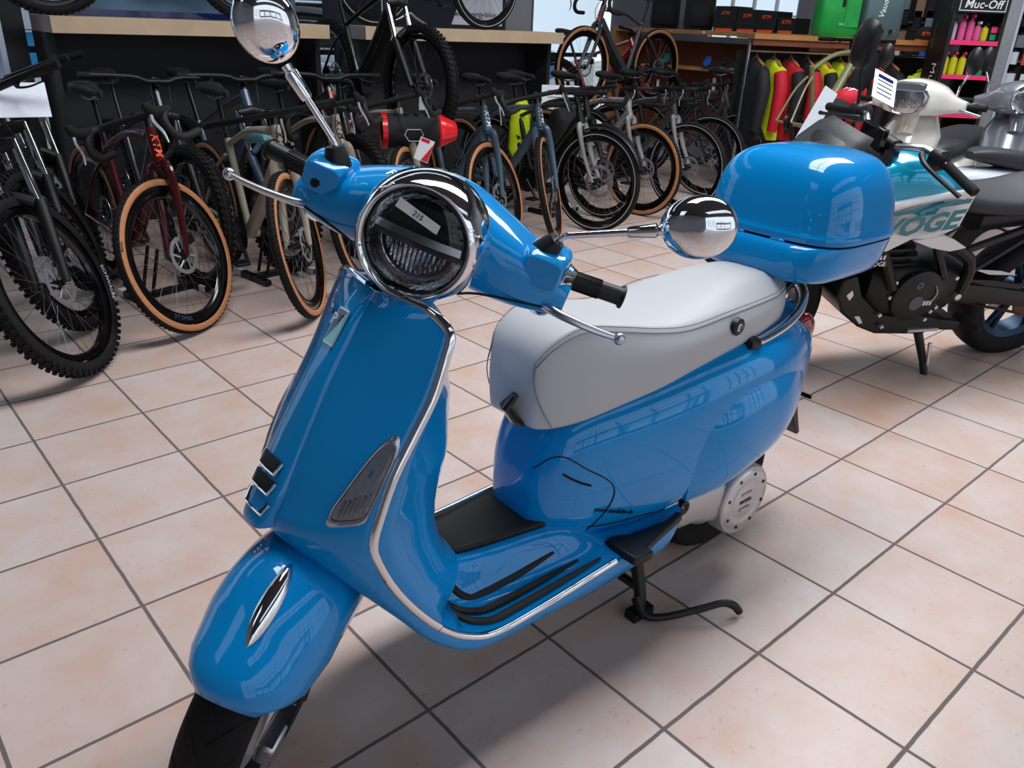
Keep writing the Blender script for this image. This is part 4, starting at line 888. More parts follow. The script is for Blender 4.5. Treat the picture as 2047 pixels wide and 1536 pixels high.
for x, z in ((.86, .49), (.86, .42), (.875, .335), (.84, .275), (.62, .34), (.60, .36), (.64, .52), (.79, .52), (.72, .53), (.56, .50), (.63, .30)): G().lathe([(0, 0), (0, .009), (-.012, .01)], (x, .163, z), (0, 1, 0), 10).build('engine_bolt', BOLT, EN2)
G().lathe([(-.14, .0), (-.14, .016), (.155, .016), (.158, 0)], (.50, 0, .40), (0, 1, 0), 14).build('swingarm_pivot', BOLT, MO)
P = [(1.10, .50), (1.10, .42), (1.05, .34), (.94, .265), (.84, .225), (.58, .205), (.56, .225), (.40, .215), (.40, .26), (.62, .30), (.86, .33), (.98, .42), (1.04, .52)]
SKD = G().prism([(x, -.14, z) for x, z in P], (0, .28, 0)).build('skid_plate', BLACK, MO, bevel=.01)
for q in ([(1.065, .43), (1.045, .455), (1.03, .43), (1.04, .405)], [(.985, .325), (.96, .325), (.93, .29), (.945, .285)]): G().prism([(x, .141, z) for x, z in q], (0, .001, 0)).build('plate_cutout', PWHT, SKD)
text('plate_lettering', 'VOGE', .03, (.995, .165, .585), (-1, 0, 0), (.1, 0, 1), PWHT, MO, bold=.02); 
g = G()
for k in range(3): g.prism([(1.02-.02*k, .165, .625), (1.01-.02*k, .165, .625), (1.0-.015*k, .165, .605), (1.01-.015*k, .165, .605)], (0, .001, 0))
g.build('maker_emblem', PWHT, MO)
g = G().loft([sring(1.04, y, .62, .05, .06, .6, 16, 'y') for y in (.10, .155, .165)]); g.build('radiator_cover', BLACK, MO, bevel=.004)
g = G()
for s in (1, -1): g.loft([[(x, s*.10+yy, z+zz) for x_, yy, zz in sring(0, 0, 0, .018, h, .6, 12)] for x, z, h in ((.52, .40, .05), (.25, .37, .045), (.0, .33, .035), (-.06, .32, .025))])
SWA = g.build('swingarm', BLACK, MO)
g = G().tube([(.52, .085, .36), (.02, .085, .25)], .011, 6, sq=.5).tube([(.52, .085, .44), (.02, .085, .40)], .011, 6, sq=.5).lathe([(-.004, .02), (-.004, .085), (.004, .085), (.004, .02)], (0, .085, .318), (0, 1, 0), 30); g.build('chain', mat('chain steel', (92, 62, 56), .45, .7, noise=.1), MO)
G().prism([(x, .115, z) for x, z in ((.48, .47), (.30, .455), (.12, .42), (.14, .405), (.34, .43))], (0, .006, 0)).build('chain_guard', BLACK, MO)
G().prism([(x, .123, z) for x, z in ((.46, .52), (.30, .505), (.20, .48), (.36, .49))], (0, .003, 0)).build('guard_decal', SMUD, MO)
G().tube([(.47, .15, .31), (.44, .21, .305), (.435, .27, .305)], [.016, .020, .016], 8).build('footpeg', RUBBER, MO)
SS = G().tube([(.60, .13, .21), (.575, .20, .10), (.555, .235, .012)], [.02, .017, .015], 10).box((.555, .245, .008), (.075, .055, .014)).build('side_stand', BLACK, MO)
G().tube([(.585, .20, .20), (.572, .225, .10)], .008, 8).build('stand_spring', BOLT, SS)
G().box((.60, .145, .235), (.16, .012, .014)).build('stand_bracket', BOLT, SS)
g = G()
for s in (1, -1): g.tube([(1.40, s*.09, .32), (1.22, s*.09, .72)], [.030, .027], 12); g.tube([(1.22, s*.09, .72), (1.07, s*.09, 1.02)], .021, 12)
g.build('front_fork', BLACK, MO)
rws = []
for k in range(14):
    a = rad(40+k*9); rws.append([(1.40+(.345-.012*t*t)*cos(a), t*.065, .315+(.345-.012*t*t)*sin(a)) for t in (-1, -.5, 0, .5, 1)])
G().sheet(rws).build('front_mudguard', BLACK, MO, solid=.003)
# cockpit
hb = cr([(1.04, 0, 1.03), (1.045, .07, 1.035), (1.02, .14, 1.06), (.99, .20, 1.06), (.975, .407, 1.012)], 20)
rt = MX.Rotation(rad(5.7), 3, V((-sin(rad(25)), 0, cos(rad(25))))); mf = lambda p: V((1.40, 0, .31))+rt @ (V(p)-V((1.40, 0, .31)))
G().tube([mf((p[0], -p[1], p[2])) for p in hb[:0:-1]]+[mf(p) for p in hb], .0145, 12).build('handlebar', SATIN, MO)
G().loft([[mf(p) for p in sring(1.04, y, 1.02, .03, .04, .6, 16, 'y')] for y in (-.07, -.065, .065, .07)]).build('bar_clamp', BLACK, MO)
for s in (1, -1):
    GP = G().tube([mf(p) for p in ((.983, s*.27, 1.046), (.976, s*.39, 1.017), (.975, s*.395, 1.016), (.974, s*.42, 1.010))], [.0175, .0175, .019, .017], 14).build('grip', RUBBER, MO)
    G().loft([[mf(p) for p in sring(.992, s*y, 1.053, a, a*1.2, .7, 16, 'y')] for y, a in ((.20, .02), (.21, .03), (.25, .032), (.265, .022))]).build('switch_housing', BLACK, MO)
    G().tube([mf(p) for p in cr([(1.02, s*.18, 1.05), (1.05, s*.23, 1.04), (1.045, s*.30, 1.02), (1.03, s*.37, 1.0), (1.02, s*.405, .99)], 14)], [.014, .010, .008, .007, .009], 8).build('brake_lever', BLACK, MO)
    G().tube([mf(p) for p in cr([(.995, s*.235, 1.07), (1.0, s*.26, 1.16), (1.01, s*.29, 1.24)], 8)], .007, 8).build('mirror_stem', BLACK, MO) if s < 0 else None
    c = V((1.01, s*.30, 1.30))
    if s < 0: G().loft([[mf(c+V((t, 0, 0))+V((0, .060*r*se(cos(q), .8), .095*r*se(sin(q), .8)))) for q in [2*pi*j/24 for j in range(24)]] for t, r in ((-.012, .96), (0, 1), (.015, .9), (.028, .55), (.03, .02))], True, (True, True)).build('mirror', BLACK, MO)
    G().sph(mf((1.22, s*.21, .86)), (.045, .03, .03), 12).build('indicator', GLASS if s > 0 else REFL, MO); G().tube([mf((1.20, s*.1, .86)), mf((1.22, s*.19, .86))], .01, 8).build('indicator_stalk', BLACK, MO)
rg = [[mf(p) for p in sring(x, 0, z, w, h, .55, 24)] for x, z, w, h in ((1.12, .99, .11, .03), (1.20, .97, .13, .09), (1.30, .93, .12, .13), (1.37, .88, .08, .10), (1.39, .86, .03, .04))]
G().loft(rg).build('headlamp_fairing', BLACK, MO, 50)
G().sheet([[mf((x, y, z)) for x, y, z in ((a, -.13*w, b), (a+.02, -.07*w, b+.005), (a+.03, 0, b+.01), (a+.02, .07*w, b+.005), (a, .13*w, b))] for a, b, w in ((1.38, .93, 1), (1.32, 1.0, 1.15), (1.25, 1.06, 1.1), (1.21, 1.09, .9))]).build('windscreen', SEATB, MO, solid=.004)
G().box(mf((1.10, 0, 1.05)), (.03, .13, .09)).build('instrument_panel', GLOSSB, MO, bevel=.006)
g = G(); a = mf((.98, -.33, 1.02)); 
TG = G().sheet([[a+V((.03*t, .04*t, -.02-.25*t))+V((0, .10, 0))*(s-.5) for s in (0, .5, 1)] for t in (0, .3, .6, 1)])
# ================================================================ generic motor scooters at the right edge
def mscooter(label, loc, rz, m, cover, lens='bar', mirrors=1, group=None, seatm=None, shield=True, steer=0, screen=False):
    r = empty('motor_scooter', loc, rad(rz), label, 'scooter', group)
    for nm, x in (('front_wheel', 1.28), ('rear_wheel', 0)):
        W = G().lathe(tyre(.23, .11, k=.07), (x, 0, .23), (0, 1, 0), 40).build(nm, RUBBER, r); G().lathe([(-.04, 0), (-.04, .14), (-.05, .16), (.05, .16), (.04, .14), (.04, 0)], (x, 0, .23), (0, 1, 0), 24).build('wheel_rim', ALU, W)
    rws = []
    for k in range(14):
        a = rad(25+k*11); rws.append([(1.28+(.27-.03*t*t)*cos(a), t*.085, .23+(.27-.03*t*t)*sin(a)) for t in (-1, -.6, 0, .6, 1)])
    G().sheet(rws).build('front_mudguard', m, r, solid=.004)
    if shield:
        rws = []
        for k in range(14):
            t = k/13; z = .95-.67*t; w = interp([(0, .11), (.15, .17), (.6, .17), (1, .21)], t)[0]; xc = 1.0+.22*min(1, t*1.6)-.25*max(0, t-.75)*2
            rws.append([(xc-.10*s*s, w*s, z) for s in [-1+2*j/12 for j in range(13)]])
        G().sheet(rws).build('leg_shield', m, r, solid=.02)
    G().loft([sring(x, 0, z, w, h, .6, 20) for x, z, w, h in ((1.0, .27, .17, .04), (.8, .26, .19, .04), (.5, .28, .18, .05))]).build('floorboard', BLACK, r)
    G().loft([sring(x, 0, z, w, h, .65, 28) for x, z, w, h in cr([(.58, .45, .10, .14), (.5, .48, .15, .19), (.25, .52, .20, .19), (0, .57, .20, .16), (-.25, .63, .13, .10), (-.38, .67, .04, .03)], 18)]).build('rear_body', m, r)
    G().loft([sring(x, 0, z, w, h, .6, 24) for x, z, w, h in cr([(.62, .70, .05, .03), (.55, .71, .12, .06), (.3, .73, .155, .055), (.05, .77, .15, .055), (-.18, .80, .10, .04), (-.28, .80, .03, .02)], 18)]).build('saddle', seatm or SEATB, r)
    sg = MX.Rotation(rad(steer), 3, 'Z'); f = lambda p: V((.98, 0, 0))+sg @ (V(p)-V((.98, 0, 0)))
    G().tube([f((1.05, 0, .85)), f((.99, 0, 1.0))], .05, 12).build('column_cover', m, r)
    rg = [[f(p) for p in sring(xc, y, z, a, b, .62, 28, 'y')] for y, xc, z, a, b in cr([(-.27, .93, 1.02, .035, .03), (-.20, .96, 1.03, .055, .05), (-.13, 1.0, 1.05, .11, .085), (0, 1.01, 1.06, .14, .105), (.13, 1.0, 1.05, .11, .085), (.20, .96, 1.03, .055, .05), (.27, .93, 1.02, .035, .03)], 24)]
    HC_ = G().loft(rg).build('handlebar_cover', m, r, 60)
    if lens == 'bar':
        q = [(.085, 1.10), (.105, 1.07), (.095, 1.02), (.06, .975), (0, .965), (-.06, .975), (-.095, 1.02), (-.105, 1.07), (-.085, 1.10)]
        rim = G().loft([[f((x, y*s, 1.045+(z-1.045)*s)) for y, z in q] for x, s in ((1.08, 1.12), (1.155, 1.08), (1.165, 1.0), (1.155, .92))], True, (False, False)).build('headlamp_bezel', SATIN, r)
        G().loft([[f((x, y*s, 1.045+(z-1.045)*s)) for y, z in q] for x, s in ((1.152, .95), (1.158, .5), (1.16, .01))], True, (False, True)).build('headlamp_lens', REFL, rim)
        for yy in (-.05, 0, .05): G().box(f((1.164, yy, 1.03)), (.008, .028, .05)).build('lamp_element', GLASS, rim)
        G().loft([[f(p) for p in sring(x, 0, 1.118, w, h, .5, 16)] for x, w, h in ((1.05, .09, .03), (1.13, .085, .028), (1.15, .075, .018))]).build('lamp_visor', GREYP, rim)
    else:
        rim = G().lathe([(-.06, .085), (.03, .09), (.045, .085), (.04, .075)], f((1.12, 0, 1.05)), f((2.12, 0, 1.05))-f((1.12, 0, 1.05)), 32).build('headlamp_bezel', CHROME, r); G().lathe([(.035, .078), (.05, .04), (.052, 0)], f((1.12, 0, 1.05)), f((2.12, 0, 1.05))-f((1.12, 0, 1.05)), 32).build('headlamp_lens', REFL, rim)
    for s in (1, -1):
        G().tube([f((.93, s*.26, 1.02)), f((.90, s*.36, 1.02)), f((.90, s*.365, 1.02))], [.017, .017, .02], 14).build('grip', RUBBER, r)
        G().tube([f(p) for p in cr([(.96, s*.23, 1.01), (.99, s*.28, 1.0), (.97, s*.36, .98)], 8)], .008, 8).build('brake_lever', SATIN, r)
        if mirrors:
            G().tube([f((.94, s*.20, 1.06)), f((.95, s*.21, 1.13)), f((.94, s*.24, 1.20))], .007, 8).build('mirror_stem', CHROME, r)
            c = V((.94, s*.25, 1.27)); G().loft([[f(c+V((t, 0, 0))+V((0, .045*k*cos(q), .075*k*sin(q)))) for q in [2*pi*j/24 for j in range(24)]] for t, k in ((-.012, .96), (0, 1), (.018, .85), (.03, .45), (.032, .02))]).build('mirror', BLACK, r)
    if screen: G().sheet([[f((1.1-.05*t, y, 1.1+.3*t)) for y in (-.12, 0, .12)] for t in (0, .5, 1)]).build('windscreen', GLASS, r, solid=.004)
    return r
PW2 = mat('pearl white paint', (232, 228, 218), .2, 0, 1., noise=.01); SILV = mat('silver paint', (150, 154, 162), .25, .5, 1., noise=.02); COLDW = mat('cold white paint', (214, 222, 234), .2, 0, 1., noise=.02)
a = at(1822, 190, 4.6); MSC = mscooter('pearl white scooter with bar shaped headlamp behind the cyan motorcycle', (a.x+1.14, a.y+.10, 0), 184, PW2, None)
a = at(2035, 185, 5.0); mscooter('silver scooter with round headlamp at the right edge', (a.x+1.0, a.y+.25, 0), 196, SILV, None, 'round', steer=10)
a = at(2010, 335, 4.5); mscooter('white scooter with black saddle at the right edge beside the motorcycle seat', (a.x, a.y, 0), -25, COLDW, None, 'round', steer=-15)
# ================================================================ display platforms and their bikes
WOOD = mat('pale beech board', (204, 178, 148), .6, noise=.08, nscale=5); WOOD2 = mat('warm pine', (176, 122, 70), .55, noise=.12, nscale=7); WOODR = mat('reddish shelf wood', (112, 58, 34), .6, noise=.15, nscale=6)
BANB = mat('steel blue banner', (84, 116, 142), .7, noise=.05, nscale=2); BANN = mat('navy banner', (16, 20, 42), .6, noise=.08, nscale=2); BANW = mat('white banner', (196, 200, 214), .6, noise=.03, nscale=2)
ENDW = mat('pale end board', (178, 168, 168), .6, noise=.03)
def platform(label, xa, xb, ban):
    r = empty('display_platform', (xa, 2.2, 0), 0, label, 'platform'); L = xb-xa
    G().box((L/2, .234, 1.27), (L-.034, .43, .06)).build('deck', WOOD, r, bevel=.003); G().box((L/2, .008, 1.255), (L, .016, .09)).build('front_board', WOOD, r, bevel=.002)
    for x in (.008, L-.008): G().box((x, .23, 1.255), (.016, .44, .088)).build('end_board', ENDW, r)
    G().box((L/2, .455, .605), (L, .02, 1.21)).build('back_panel', DWALL, r)
    for x in (.02, L-.02): G().box((x, .30, .605), (.04, .30, 1.21)).build('side_panel', DWALL, r)
    return r
platform('left display platform with pale wooden edge and dark panel below', .90, 2.66, None)
platform('right display platform with pale wooden edge and dark panel below', 2.95, 4.95, None)
PO_ = empty('pillar', (.80, 2.75, 0), 0, 'tall black pillar at the left end of the left platform', 'pillar'); G().box((0, 0, 1.6), (.12, .2, 3.2)).build('post', DWALL, PO_); G().box((-.075, 0, 1.6), (.03, .2, 3.2)).build('metal_edge', SATIN, PO_)
PB = empty('partition', (4.86, 2.72, 0), 0, 'pale grey upright board at the right end of the right platform', 'partition'); G().box((0, 0, 1.2), (.30, .04, 2.4)).build('board', WALLM, PB); G().box((.16, 0, 1.2), (.02, .06, 2.4)).build('metal_edge', SATIN, PB)
b = empty('banner', (1.78, 2.68, 1.3), 0, 'steel blue advertising banner standing on the left platform', 'banner'); G().box((0, 0, .55), (1.75, .015, 1.1)).build('print', BANB, b); G().box((0, -.01, .02), (1.75, .01, .04)).build('lower_edge', NAVY, b)
b = empty('banner', (3.78, 2.68, 1.3), 0, 'navy and white banner with a web address on the right platform', 'banner'); G().box((0, 0, .55), (1.8, .012, 1.1)).build('print', BANN, b)
G().prism([(x, -.009, z) for x, z in ((.30, .03), (.86, .03), (.86, 1.08), (.75, 1.0))], (0, .002, 0)).build('white_field', BANW, b); text('banner_lettering', 'www.cheeky-bikes.de'.replace('cheeky', 'energy'), .062, (.60, -.0105, .115), (1, 0, 0), (0, 0, 1), INK, b)
make_bike('black fat tyred bike on the left platform, only its lower wheel in view', (.97, 2.40, 1.30), 180, 0, 'mtb', 'black', group='bikes standing on the platforms')
make_bike('black bike on the right platform in front of the navy banner', (4.20, 2.38, 1.30), 0, 0, 'city', 'black', group='bikes standing on the platforms', bar='flat')
ws = empty('bike_stand', (3.35, 2.40, 1.30), 0, 'silver tubular floor stand on the right platform', 'bike stand')
G().tube(cr([(-.12, 0, .42), (-.13, 0, .08), (-.10, 0, .03), (.0, 0, .05), (.12, 0, .10), (.18, 0, .07), (.30, 0, .015)], 26), .010, 10).build('stand_tube', SATIN, ws); G().box((0, 0, .006), (.2, .2, .012)).build('base', BLACK, ws)
for x in (-.02, .30): G().sph((x, 0, .018), .018, 10).build('rubber_foot', RUBBER, ws)
# big black e-mountain bike on a plinth between the platforms
pl = empty('plinth', (2.80, 2.35, 0), 0, 'black plinth carrying the electric mountain bike between the platforms', 'plinth'); G().box((0, 0, .30), (.18, .8, .60)).build('box', DWALL, pl, bevel=.005)
make_bike('large black electric mountain bike raised between the two platforms', (2.76, 1.27, .60), -92, 4, 'emtb', 'black', battery=True)
make_bike('black hardtail with orange lettering behind the beige gravel bikes', (2.13, 1.02, .0), -92, 4, 'mtb', 'black', letters=('KTM', 'orange'))
for i, (x, y, lb) in enumerate(((1.12, .98, 'dark mountain bike standing behind the red gravel bike'), (1.63, 1.02, 'dark full suspension bike behind the pale blue tube pad'), (4.27, 1.0, 'dark bike behind the silver bikes, below the right platform end'))):
    make_bike(lb, (x, y, 0), -90+i*3, 6-4*i, 'mtb' if i < 2 else 'city', ('black', 'navy', 'black')[i], bar='riser' if i < 2 else 'flat')
for x, y, rz, lb in ((.92, .95, .2, 'black floor stand under the red gravel bike'), (1.55, .95, .1, 'black floor stand with white labels behind the beige flat bar bike'), (3.0, 1.25, .1, 'black floor stand under the slate blue bikes'), (4.1, 1.35, .1, 'floor stand behind the silver city bike wheel')):
    r = stand_for((x, y, 0), rz, lb)
# raised gravel bike in front of the big window
a = at(1165, 120, 7.4); z0 = a.z-.352
make_bike('dark electric gravel bike with orange head raised in front of the bright window', (a.x, a.y, z0-.06), 180, 0, 'gravel', 'grey', battery=True, letters=('KTM', 'orange'))
r = empty('bike_stand', (a.x+.6, a.y, 0), 0, 'tall black display stand carrying the electric gravel bike', 'bike stand'); G().box((0, 0, z0/2), (.08, .08, z0)).box((0, 0, .02), (.6, .5, .04)).build('post', BLACK, r); G().box((0, 0, z0-.02), (1.3, .10, .03)).build('wheel_tray', BLACK, r)
make_bike('red electric bike standing behind the silver bikes near the shelf', (6.55, 2.45, .3), -75, 10, 'emtb', 'red', 'red', battery=True)
# olive frame hanging at the accessory wall
a = at(1603, 100, 5.9)
make_bike('olive green bicycle frame with fork but no wheels hanging by the jackets', (a.x-.05, a.y+.02, a.z-.86), 0, 0, 'gravel', 'olive', front=False, rear=False, bar='flat', cat='bicycle frame', name='bare_bicycle', contact='x', saddle=False)
# handlebar bag, tube pad, hang tags
RED = mat('glossy red roll bag', (206, 20, 30), .3, coat=.4, noise=.1, nscale=10); BAGB = mat('black bag cloth', (22, 22, 26), .8, bump=.2, nscale=300); NEON = mat('neon yellow cloth', (196, 216, 20), .7, noise=.08, nscale=12); AQUA = mat('pale blue foam', (98, 158, 172), .8, noise=.05)
hb_ = empty('handlebar_bag', at(822, 262, 4.75), rad(0), 'black handlebar bag with red ends on a beige gravel bike', 'bag', rot=(0, 0, rad(-25)))
g = G().lathe(cr([(-.17, .02), (-.165, .085), (-.12, .098), (.12, .098), (.16, .085), (.165, .02)], 14), (0, 0, 0), (1, 0, 0), 28); g.build('bag_body', BAGB, hb_)
G().lathe(cr([(.15, .09), (.17, .10), (.22, .075), (.27, .05), (.275, .01)], 10), (0, 0, 0), (1, 0, 0), 12).build('roll_end', RED, hb_); G().lathe([(-.175, .06), (-.18, .102), (-.15, .106), (-.145, .06)], (0, 0, 0), (1, 0, 0), 28).build('roll_end', RED, hb_)
sh = [(-.04, -.02), (.04, -.02), (.055, .01), (.03, .045), (-.03, .045), (-.055, .01)]; G().tube([(x, -.101, z) for x, z in [(p[0], -p[1]) for p in sh]], .003, 6, closed=True).build('shield_outline', SMUD, hb_)
for x in (-.09, -.03, .03, .09): G().box((x, -.02, .10), (.02, .05, .012)).build('strap_loop', BAGB, hb_)
tg = empty('price_tag', at(848, 300, 4.6), 0, 'red and white price card hanging from the handlebar bag', 'tag', rot=(0, rad(20), rad(-35))); G().box((0, 0, 0), (.085, .002, .13)).build('card', WHITE, tg); G().prism([(.0, -.002, -.06), (.04, -.002, -.06), (.042, -.002, .05)], (0, -.001, 0)).build('red_corner', RED, tg); G().box((-.01, -.002, .052), (.05, .001, .018)).build('red_header', RED, tg)
pd = empty('tube_pad', at(516, 270, 4.15), 0, 'pale blue foam pad wrapped around the top tube of the flat bar bike', 'foam pad'); G().tube([(-.0, .12, -.012), (.0, .10, -.01), (.0, -.10, .01), (.0, -.12, .01)], [.02, .042, .045, .03], 14).build('foam', AQUA, pd)
ng = empty('pannier_bag', at(1040, 255, 6.2), rad(40), 'neon yellow roll top pannier between the slate blue bikes', 'bag'); G().loft([sring(0, 0, z, .16, d, .5, 20, 'z') for z, d in ((-.2, .05), (-.15, .08), (.05, .075), (.16, .05), (.2, .02))]).build('bag_body', NEON, ng); G().box((0, -.09, .02), (.03, .02, .36)).build('strap', BAGB, ng)
bg = empty('pannier_bag', at(1130, 262, 6.1), rad(20), 'black pannier with a silver reflective stripe left of the silver bike', 'bag'); G().loft([sring(0, 0, z, .19, d, .45, 20, 'z') for z, d in ((-.17, .06), (-.12, .09), (.08, .085), (.15, .06), (.17, .03))]).build('bag_body', BAGB, bg); G().prism([(-.12, -.092, -.02), (.12, -.092, .06), (.13, -.092, .09), (-.10, -.092, .02)], (0, -.002, 0)).build('reflective_stripe', SMUD, bg)
pp = empty('price_sheet', at(1120, 192, 6.3), 0, 'white paper sheet standing behind the slate blue bikes', 'paper', rot=(rad(-8), 0, rad(-35))); G().box((0, 0, 0), (.30, .003, .16)).build('sheet', PAPER, pp)
for k in range(4): G().box((0, -.003, .04-.025*k), (.2, .001, .004)).build('text_line', GREYP, pp)
# grey sheet hanging on the left mountain bikes
pp = empty('price_sheet', at(30, 200, 3.0), 0, 'white paper sheet hanging from the mountain bike handlebar', 'paper', rot=(rad(-40), rad(0), rad(-10))); G().box((0, 0, 0), (.22, .003, .15)).build('sheet', PAPER, pp)
# paper on the motorcycle grip and on the white scooter
pp = empty('price_sheet', at(1632, 232, 4.2), 0, 'long narrow price sheet hanging from the motorcycle grip', 'paper', rot=(rad(-10), rad(28), rad(-35))); G().box((0, 0, 0), (.085, .003, .30)).build('sheet', PAPER, pp); G().box((-.012, -.003, -.115), (.03, .001, .03)).build('yellow_mark', mat('yellow sticker', (232, 190, 40), .5, noise=.03), pp)
pp = empty('price_sheet', at(1768, 176, 4.45), 0, 'white data sheet lying on the pearl white scooter headset', 'paper', rot=(rad(-42), rad(22), rad(-38))); G().box((0, 0, 0), (.15, .003, .20)).build('sheet', PAPER, pp)
for k, w in ((0, .03), (1, .008), (2, .008), (3, .008), (4, .008)): G().box((0, -.003, .065-.03*k), (.10, .001, w*.7)).build('text_line', NAVY if k == 0 else GREYP, pp)
# ================================================================ right-hand shop wall: wooden shelf, boxes, shoes
sh = empty('wooden_shelf', (7.95, 2.75, 0), 0, 'reddish wooden wall shelf unit with shoes below the backpack', 'shelf')
G().box((.25, 0, .62), (.04, 2.7, 1.24)).build('back_board', WOODR, sh); G().box((0, 0, 1.345), (.5, 2.75, .045)).build('top_board', WOOD2, sh, bevel=.003); G().box((-.02, 0, .96), (.44, 2.7, .03)).build('shelf_board', WOOD2, sh); G().box((0, 1.35, .66), (.5, .04, 1.32)).build('side_board', WOOD2, sh); G().box((0, -1.35, .66), (.5, .04, 1.32)).build('side_board', WOODR, sh)
G().box((0, 0, .06), (.5, 2.7, .12)).build('plinth_board', WALLM, sh)
for y in (.6, 0, -.6): G().sph((-.25, y, 1.345), .018, 8).build('knob', WHITE, sh)
BPK = mat('black backpack cloth', (26, 30, 34), .8, bump=.2, nscale=200)
def backpack(label, y, m, logo):
    r = empty('backpack', (7.85, y, 1.37), rad(-45), label, 'backpack')
    G().loft([sring(0, 0, z, w, d, .5, 20, 'z') for z, w, d in ((0, .15, .09), (.05, .17, .11), (.35, .165, .10), (.48, .12, .07), (.52, .06, .03))]).build('bag_body', m, r); G().loft([sring(0, -.10, z, w, d, .5, 16, 'z') for z, w, d in ((.04, .11, .03), (.08, .13, .05), (.24, .125, .045), (.27, .08, .02))]).build('front_pocket', m, r)
    if logo: g = G().tube([(-.035, -.115, .40), (0, -.118, .35), (.04, -.115, .40)], .006, 6).build('logo', SMUD, r)
    return r
backpack('dark backpack with a silver tick mark standing on the wooden shelf', 2.95, BPK, 1); backpack('plain black backpack on the wooden shelf nearer the window', 3.45, BAGB, 0)
BOXB = mat('black carton', (24, 22, 24), .6, noise=.08); ORG = mat('orange print', (255, 96, 24), .5, noise=.03)
for i, (y, w, h) in enumerate(((2.50, .28, .25), (2.22, .26, .22), (1.98, .24, .21), (1.74, .20, .15))):
    r = empty('carton', (7.86, y, 1.368), rad(0), ('black carton with orange print on the wooden shelf, nearest the backpack', 'black carton with orange print, second along the wooden shelf', 'black carton with orange print and a white sticker, third along the wooden shelf', 'smallest black carton at the end of the wooden shelf')[i], 'box', 'cartons on the wooden shelf')
    G().box((0, 0, h/2), (.3, w, h)).build('carton_body', BOXB, r, bevel=.003); text('box_lettering', 'KTM', .05, (-.1515, 0, h*.72), (0, -1, 0), (0, 0, 1), ORG, r, bold=.02, shear=.2); G().box((-.152, 0, .015), (.002, w*.8, .028)).build('orange_band', ORG, r)
SHB = mat('cobalt shoe', (20, 96, 190), .5, noise=.08); SHT = mat('teal shoe', (20, 110, 120), .5, noise=.08); SHG = mat('grey shoe', (110, 120, 132), .6, noise=.1); SHK = mat('black shoe', (24, 24, 28), .6, noise=.1)
def shoe(label, y, m, lace, g_='shoes on the wooden shelf', z=.977, x=7.80):
    r = empty('shoe', (x, y, z), rad(-150), label, 'shoe', g_)
    G().loft([sring(t, 0, h/2+.018, w, h/2, .7, 16) for t, w, h in ((-.13, .022, .06), (-.11, .036, .10), (-.05, .038, .105), (.0, .040, .075), (.06, .044, .055), (.11, .040, .045), (.14, .018, .03))]).build('upper', m, r); G().loft([sring(t, 0, .012, w, .012, .6, 12) for t, w in ((-.135, .02), (-.1, .04), (0, .04), (.07, .047), (.12, .042), (.145, .015))]).build('sole', SHK if m is not SHK else SHG, r)
    g = G()
    for k in range(4): g.box((-.02+.026*k, 0, .098-.014*k), (.008, .05, .006))
    g.build('laces', lace, r)
    return r
shoe('teal shoe with yellow laces on the wooden shelf', 3.32, SHT, NEON); shoe('bright blue shoe on the wooden shelf right of the teal one', 2.72, SHB, SHB)
for i, y in enumerate((2.52, 2.36, 2.2, 2.06)): shoe('black shoe in the dark middle of the wooden shelf', y, SHK, SHG)
shoe('pale grey shoe near the end of the wooden shelf', 1.86, SHG, WHITE); shoe('grey shoe with white sole last on the wooden shelf', 1.68, SHG, WHITE)
# accessory wall with hanging packs
PEG = mat('black pegboard', (26, 26, 28), .7, noise=.1)
pw = empty('pegboard', (8.30, .35, 0), 0, 'tall black pegboard wall full of hanging accessories', 'pegboard'); G().box((0, 0, 1.4), (.04, 2.1, 2.8)).build('board', PEG, pw)
for z in (1.82, 1.52, 1.22, .92): G().box((-.04, 0, z), (.03, 2.1, .02)).build('rail', GREYP, pw)
ACC = [('accessory_pack', 'white', PAPER), ('accessory_pack', 'black', BAGB), ('accessory_pack', 'grey', SHG), ('accessory_pack', 'coral', mat('coral pack', (220, 70, 70), .6, noise=.05)), ('accessory_pack', 'tan', mat('tan pack', (140, 110, 90), .6, noise=.1)), ('accessory_pack', 'blue', SHB)]
rr = random.Random(3)
for i, z in enumerate((1.74, 1.62, 1.44, 1.30, 1.12, .98, .80)):
    for k in range(17):
        nm, c, m = ACC[rr.choice((0, 0, 1, 1, 1, 2, 2, 3, 4, 5) if i not in (0, 1) else (1, 1, 1, 2, 4, 4))]; y = 1.36-k*.122+rr.uniform(-.02, .02); w, h = rr.uniform(.05, .09), rr.uniform(.10, .19)
        r = empty(nm, (8.20, y, z), 0, '%s accessory pack hanging on the black pegboard' % c, 'accessory', '%s accessory packs on the pegboard' % c); G().box((0, 0, -h/2), (.03, w, h)).build('pack', m, r); G().tube([(.08, 0, .005), (-.03, 0, .012)], .003, 5).build('hook', BOLT, r)
for k in range(2):
    r = empty('bike_glove', (8.17, .62-.16*k, 1.92), 0, 'orange and black glove at the top of the pegboard', 'glove', 'gloves on the pegboard'); G().loft([sring(0, 0, z, .03, w, .6, 14, 'z') for z, w in ((-.10, .04), (-.06, .05), (.02, .055), (.06, .04))]).build('palm', BAGB, r); G().loft([sring(-.03, 0, z, .004, w, .6, 12, 'z') for z, w in ((-.06, .02), (.0, .03), (.05, .02))]).build('orange_back', ORG, r); G().tube([(.03, 0, .05), (.12, 0, .07)], .004, 6).build('hook', BOLT, r)
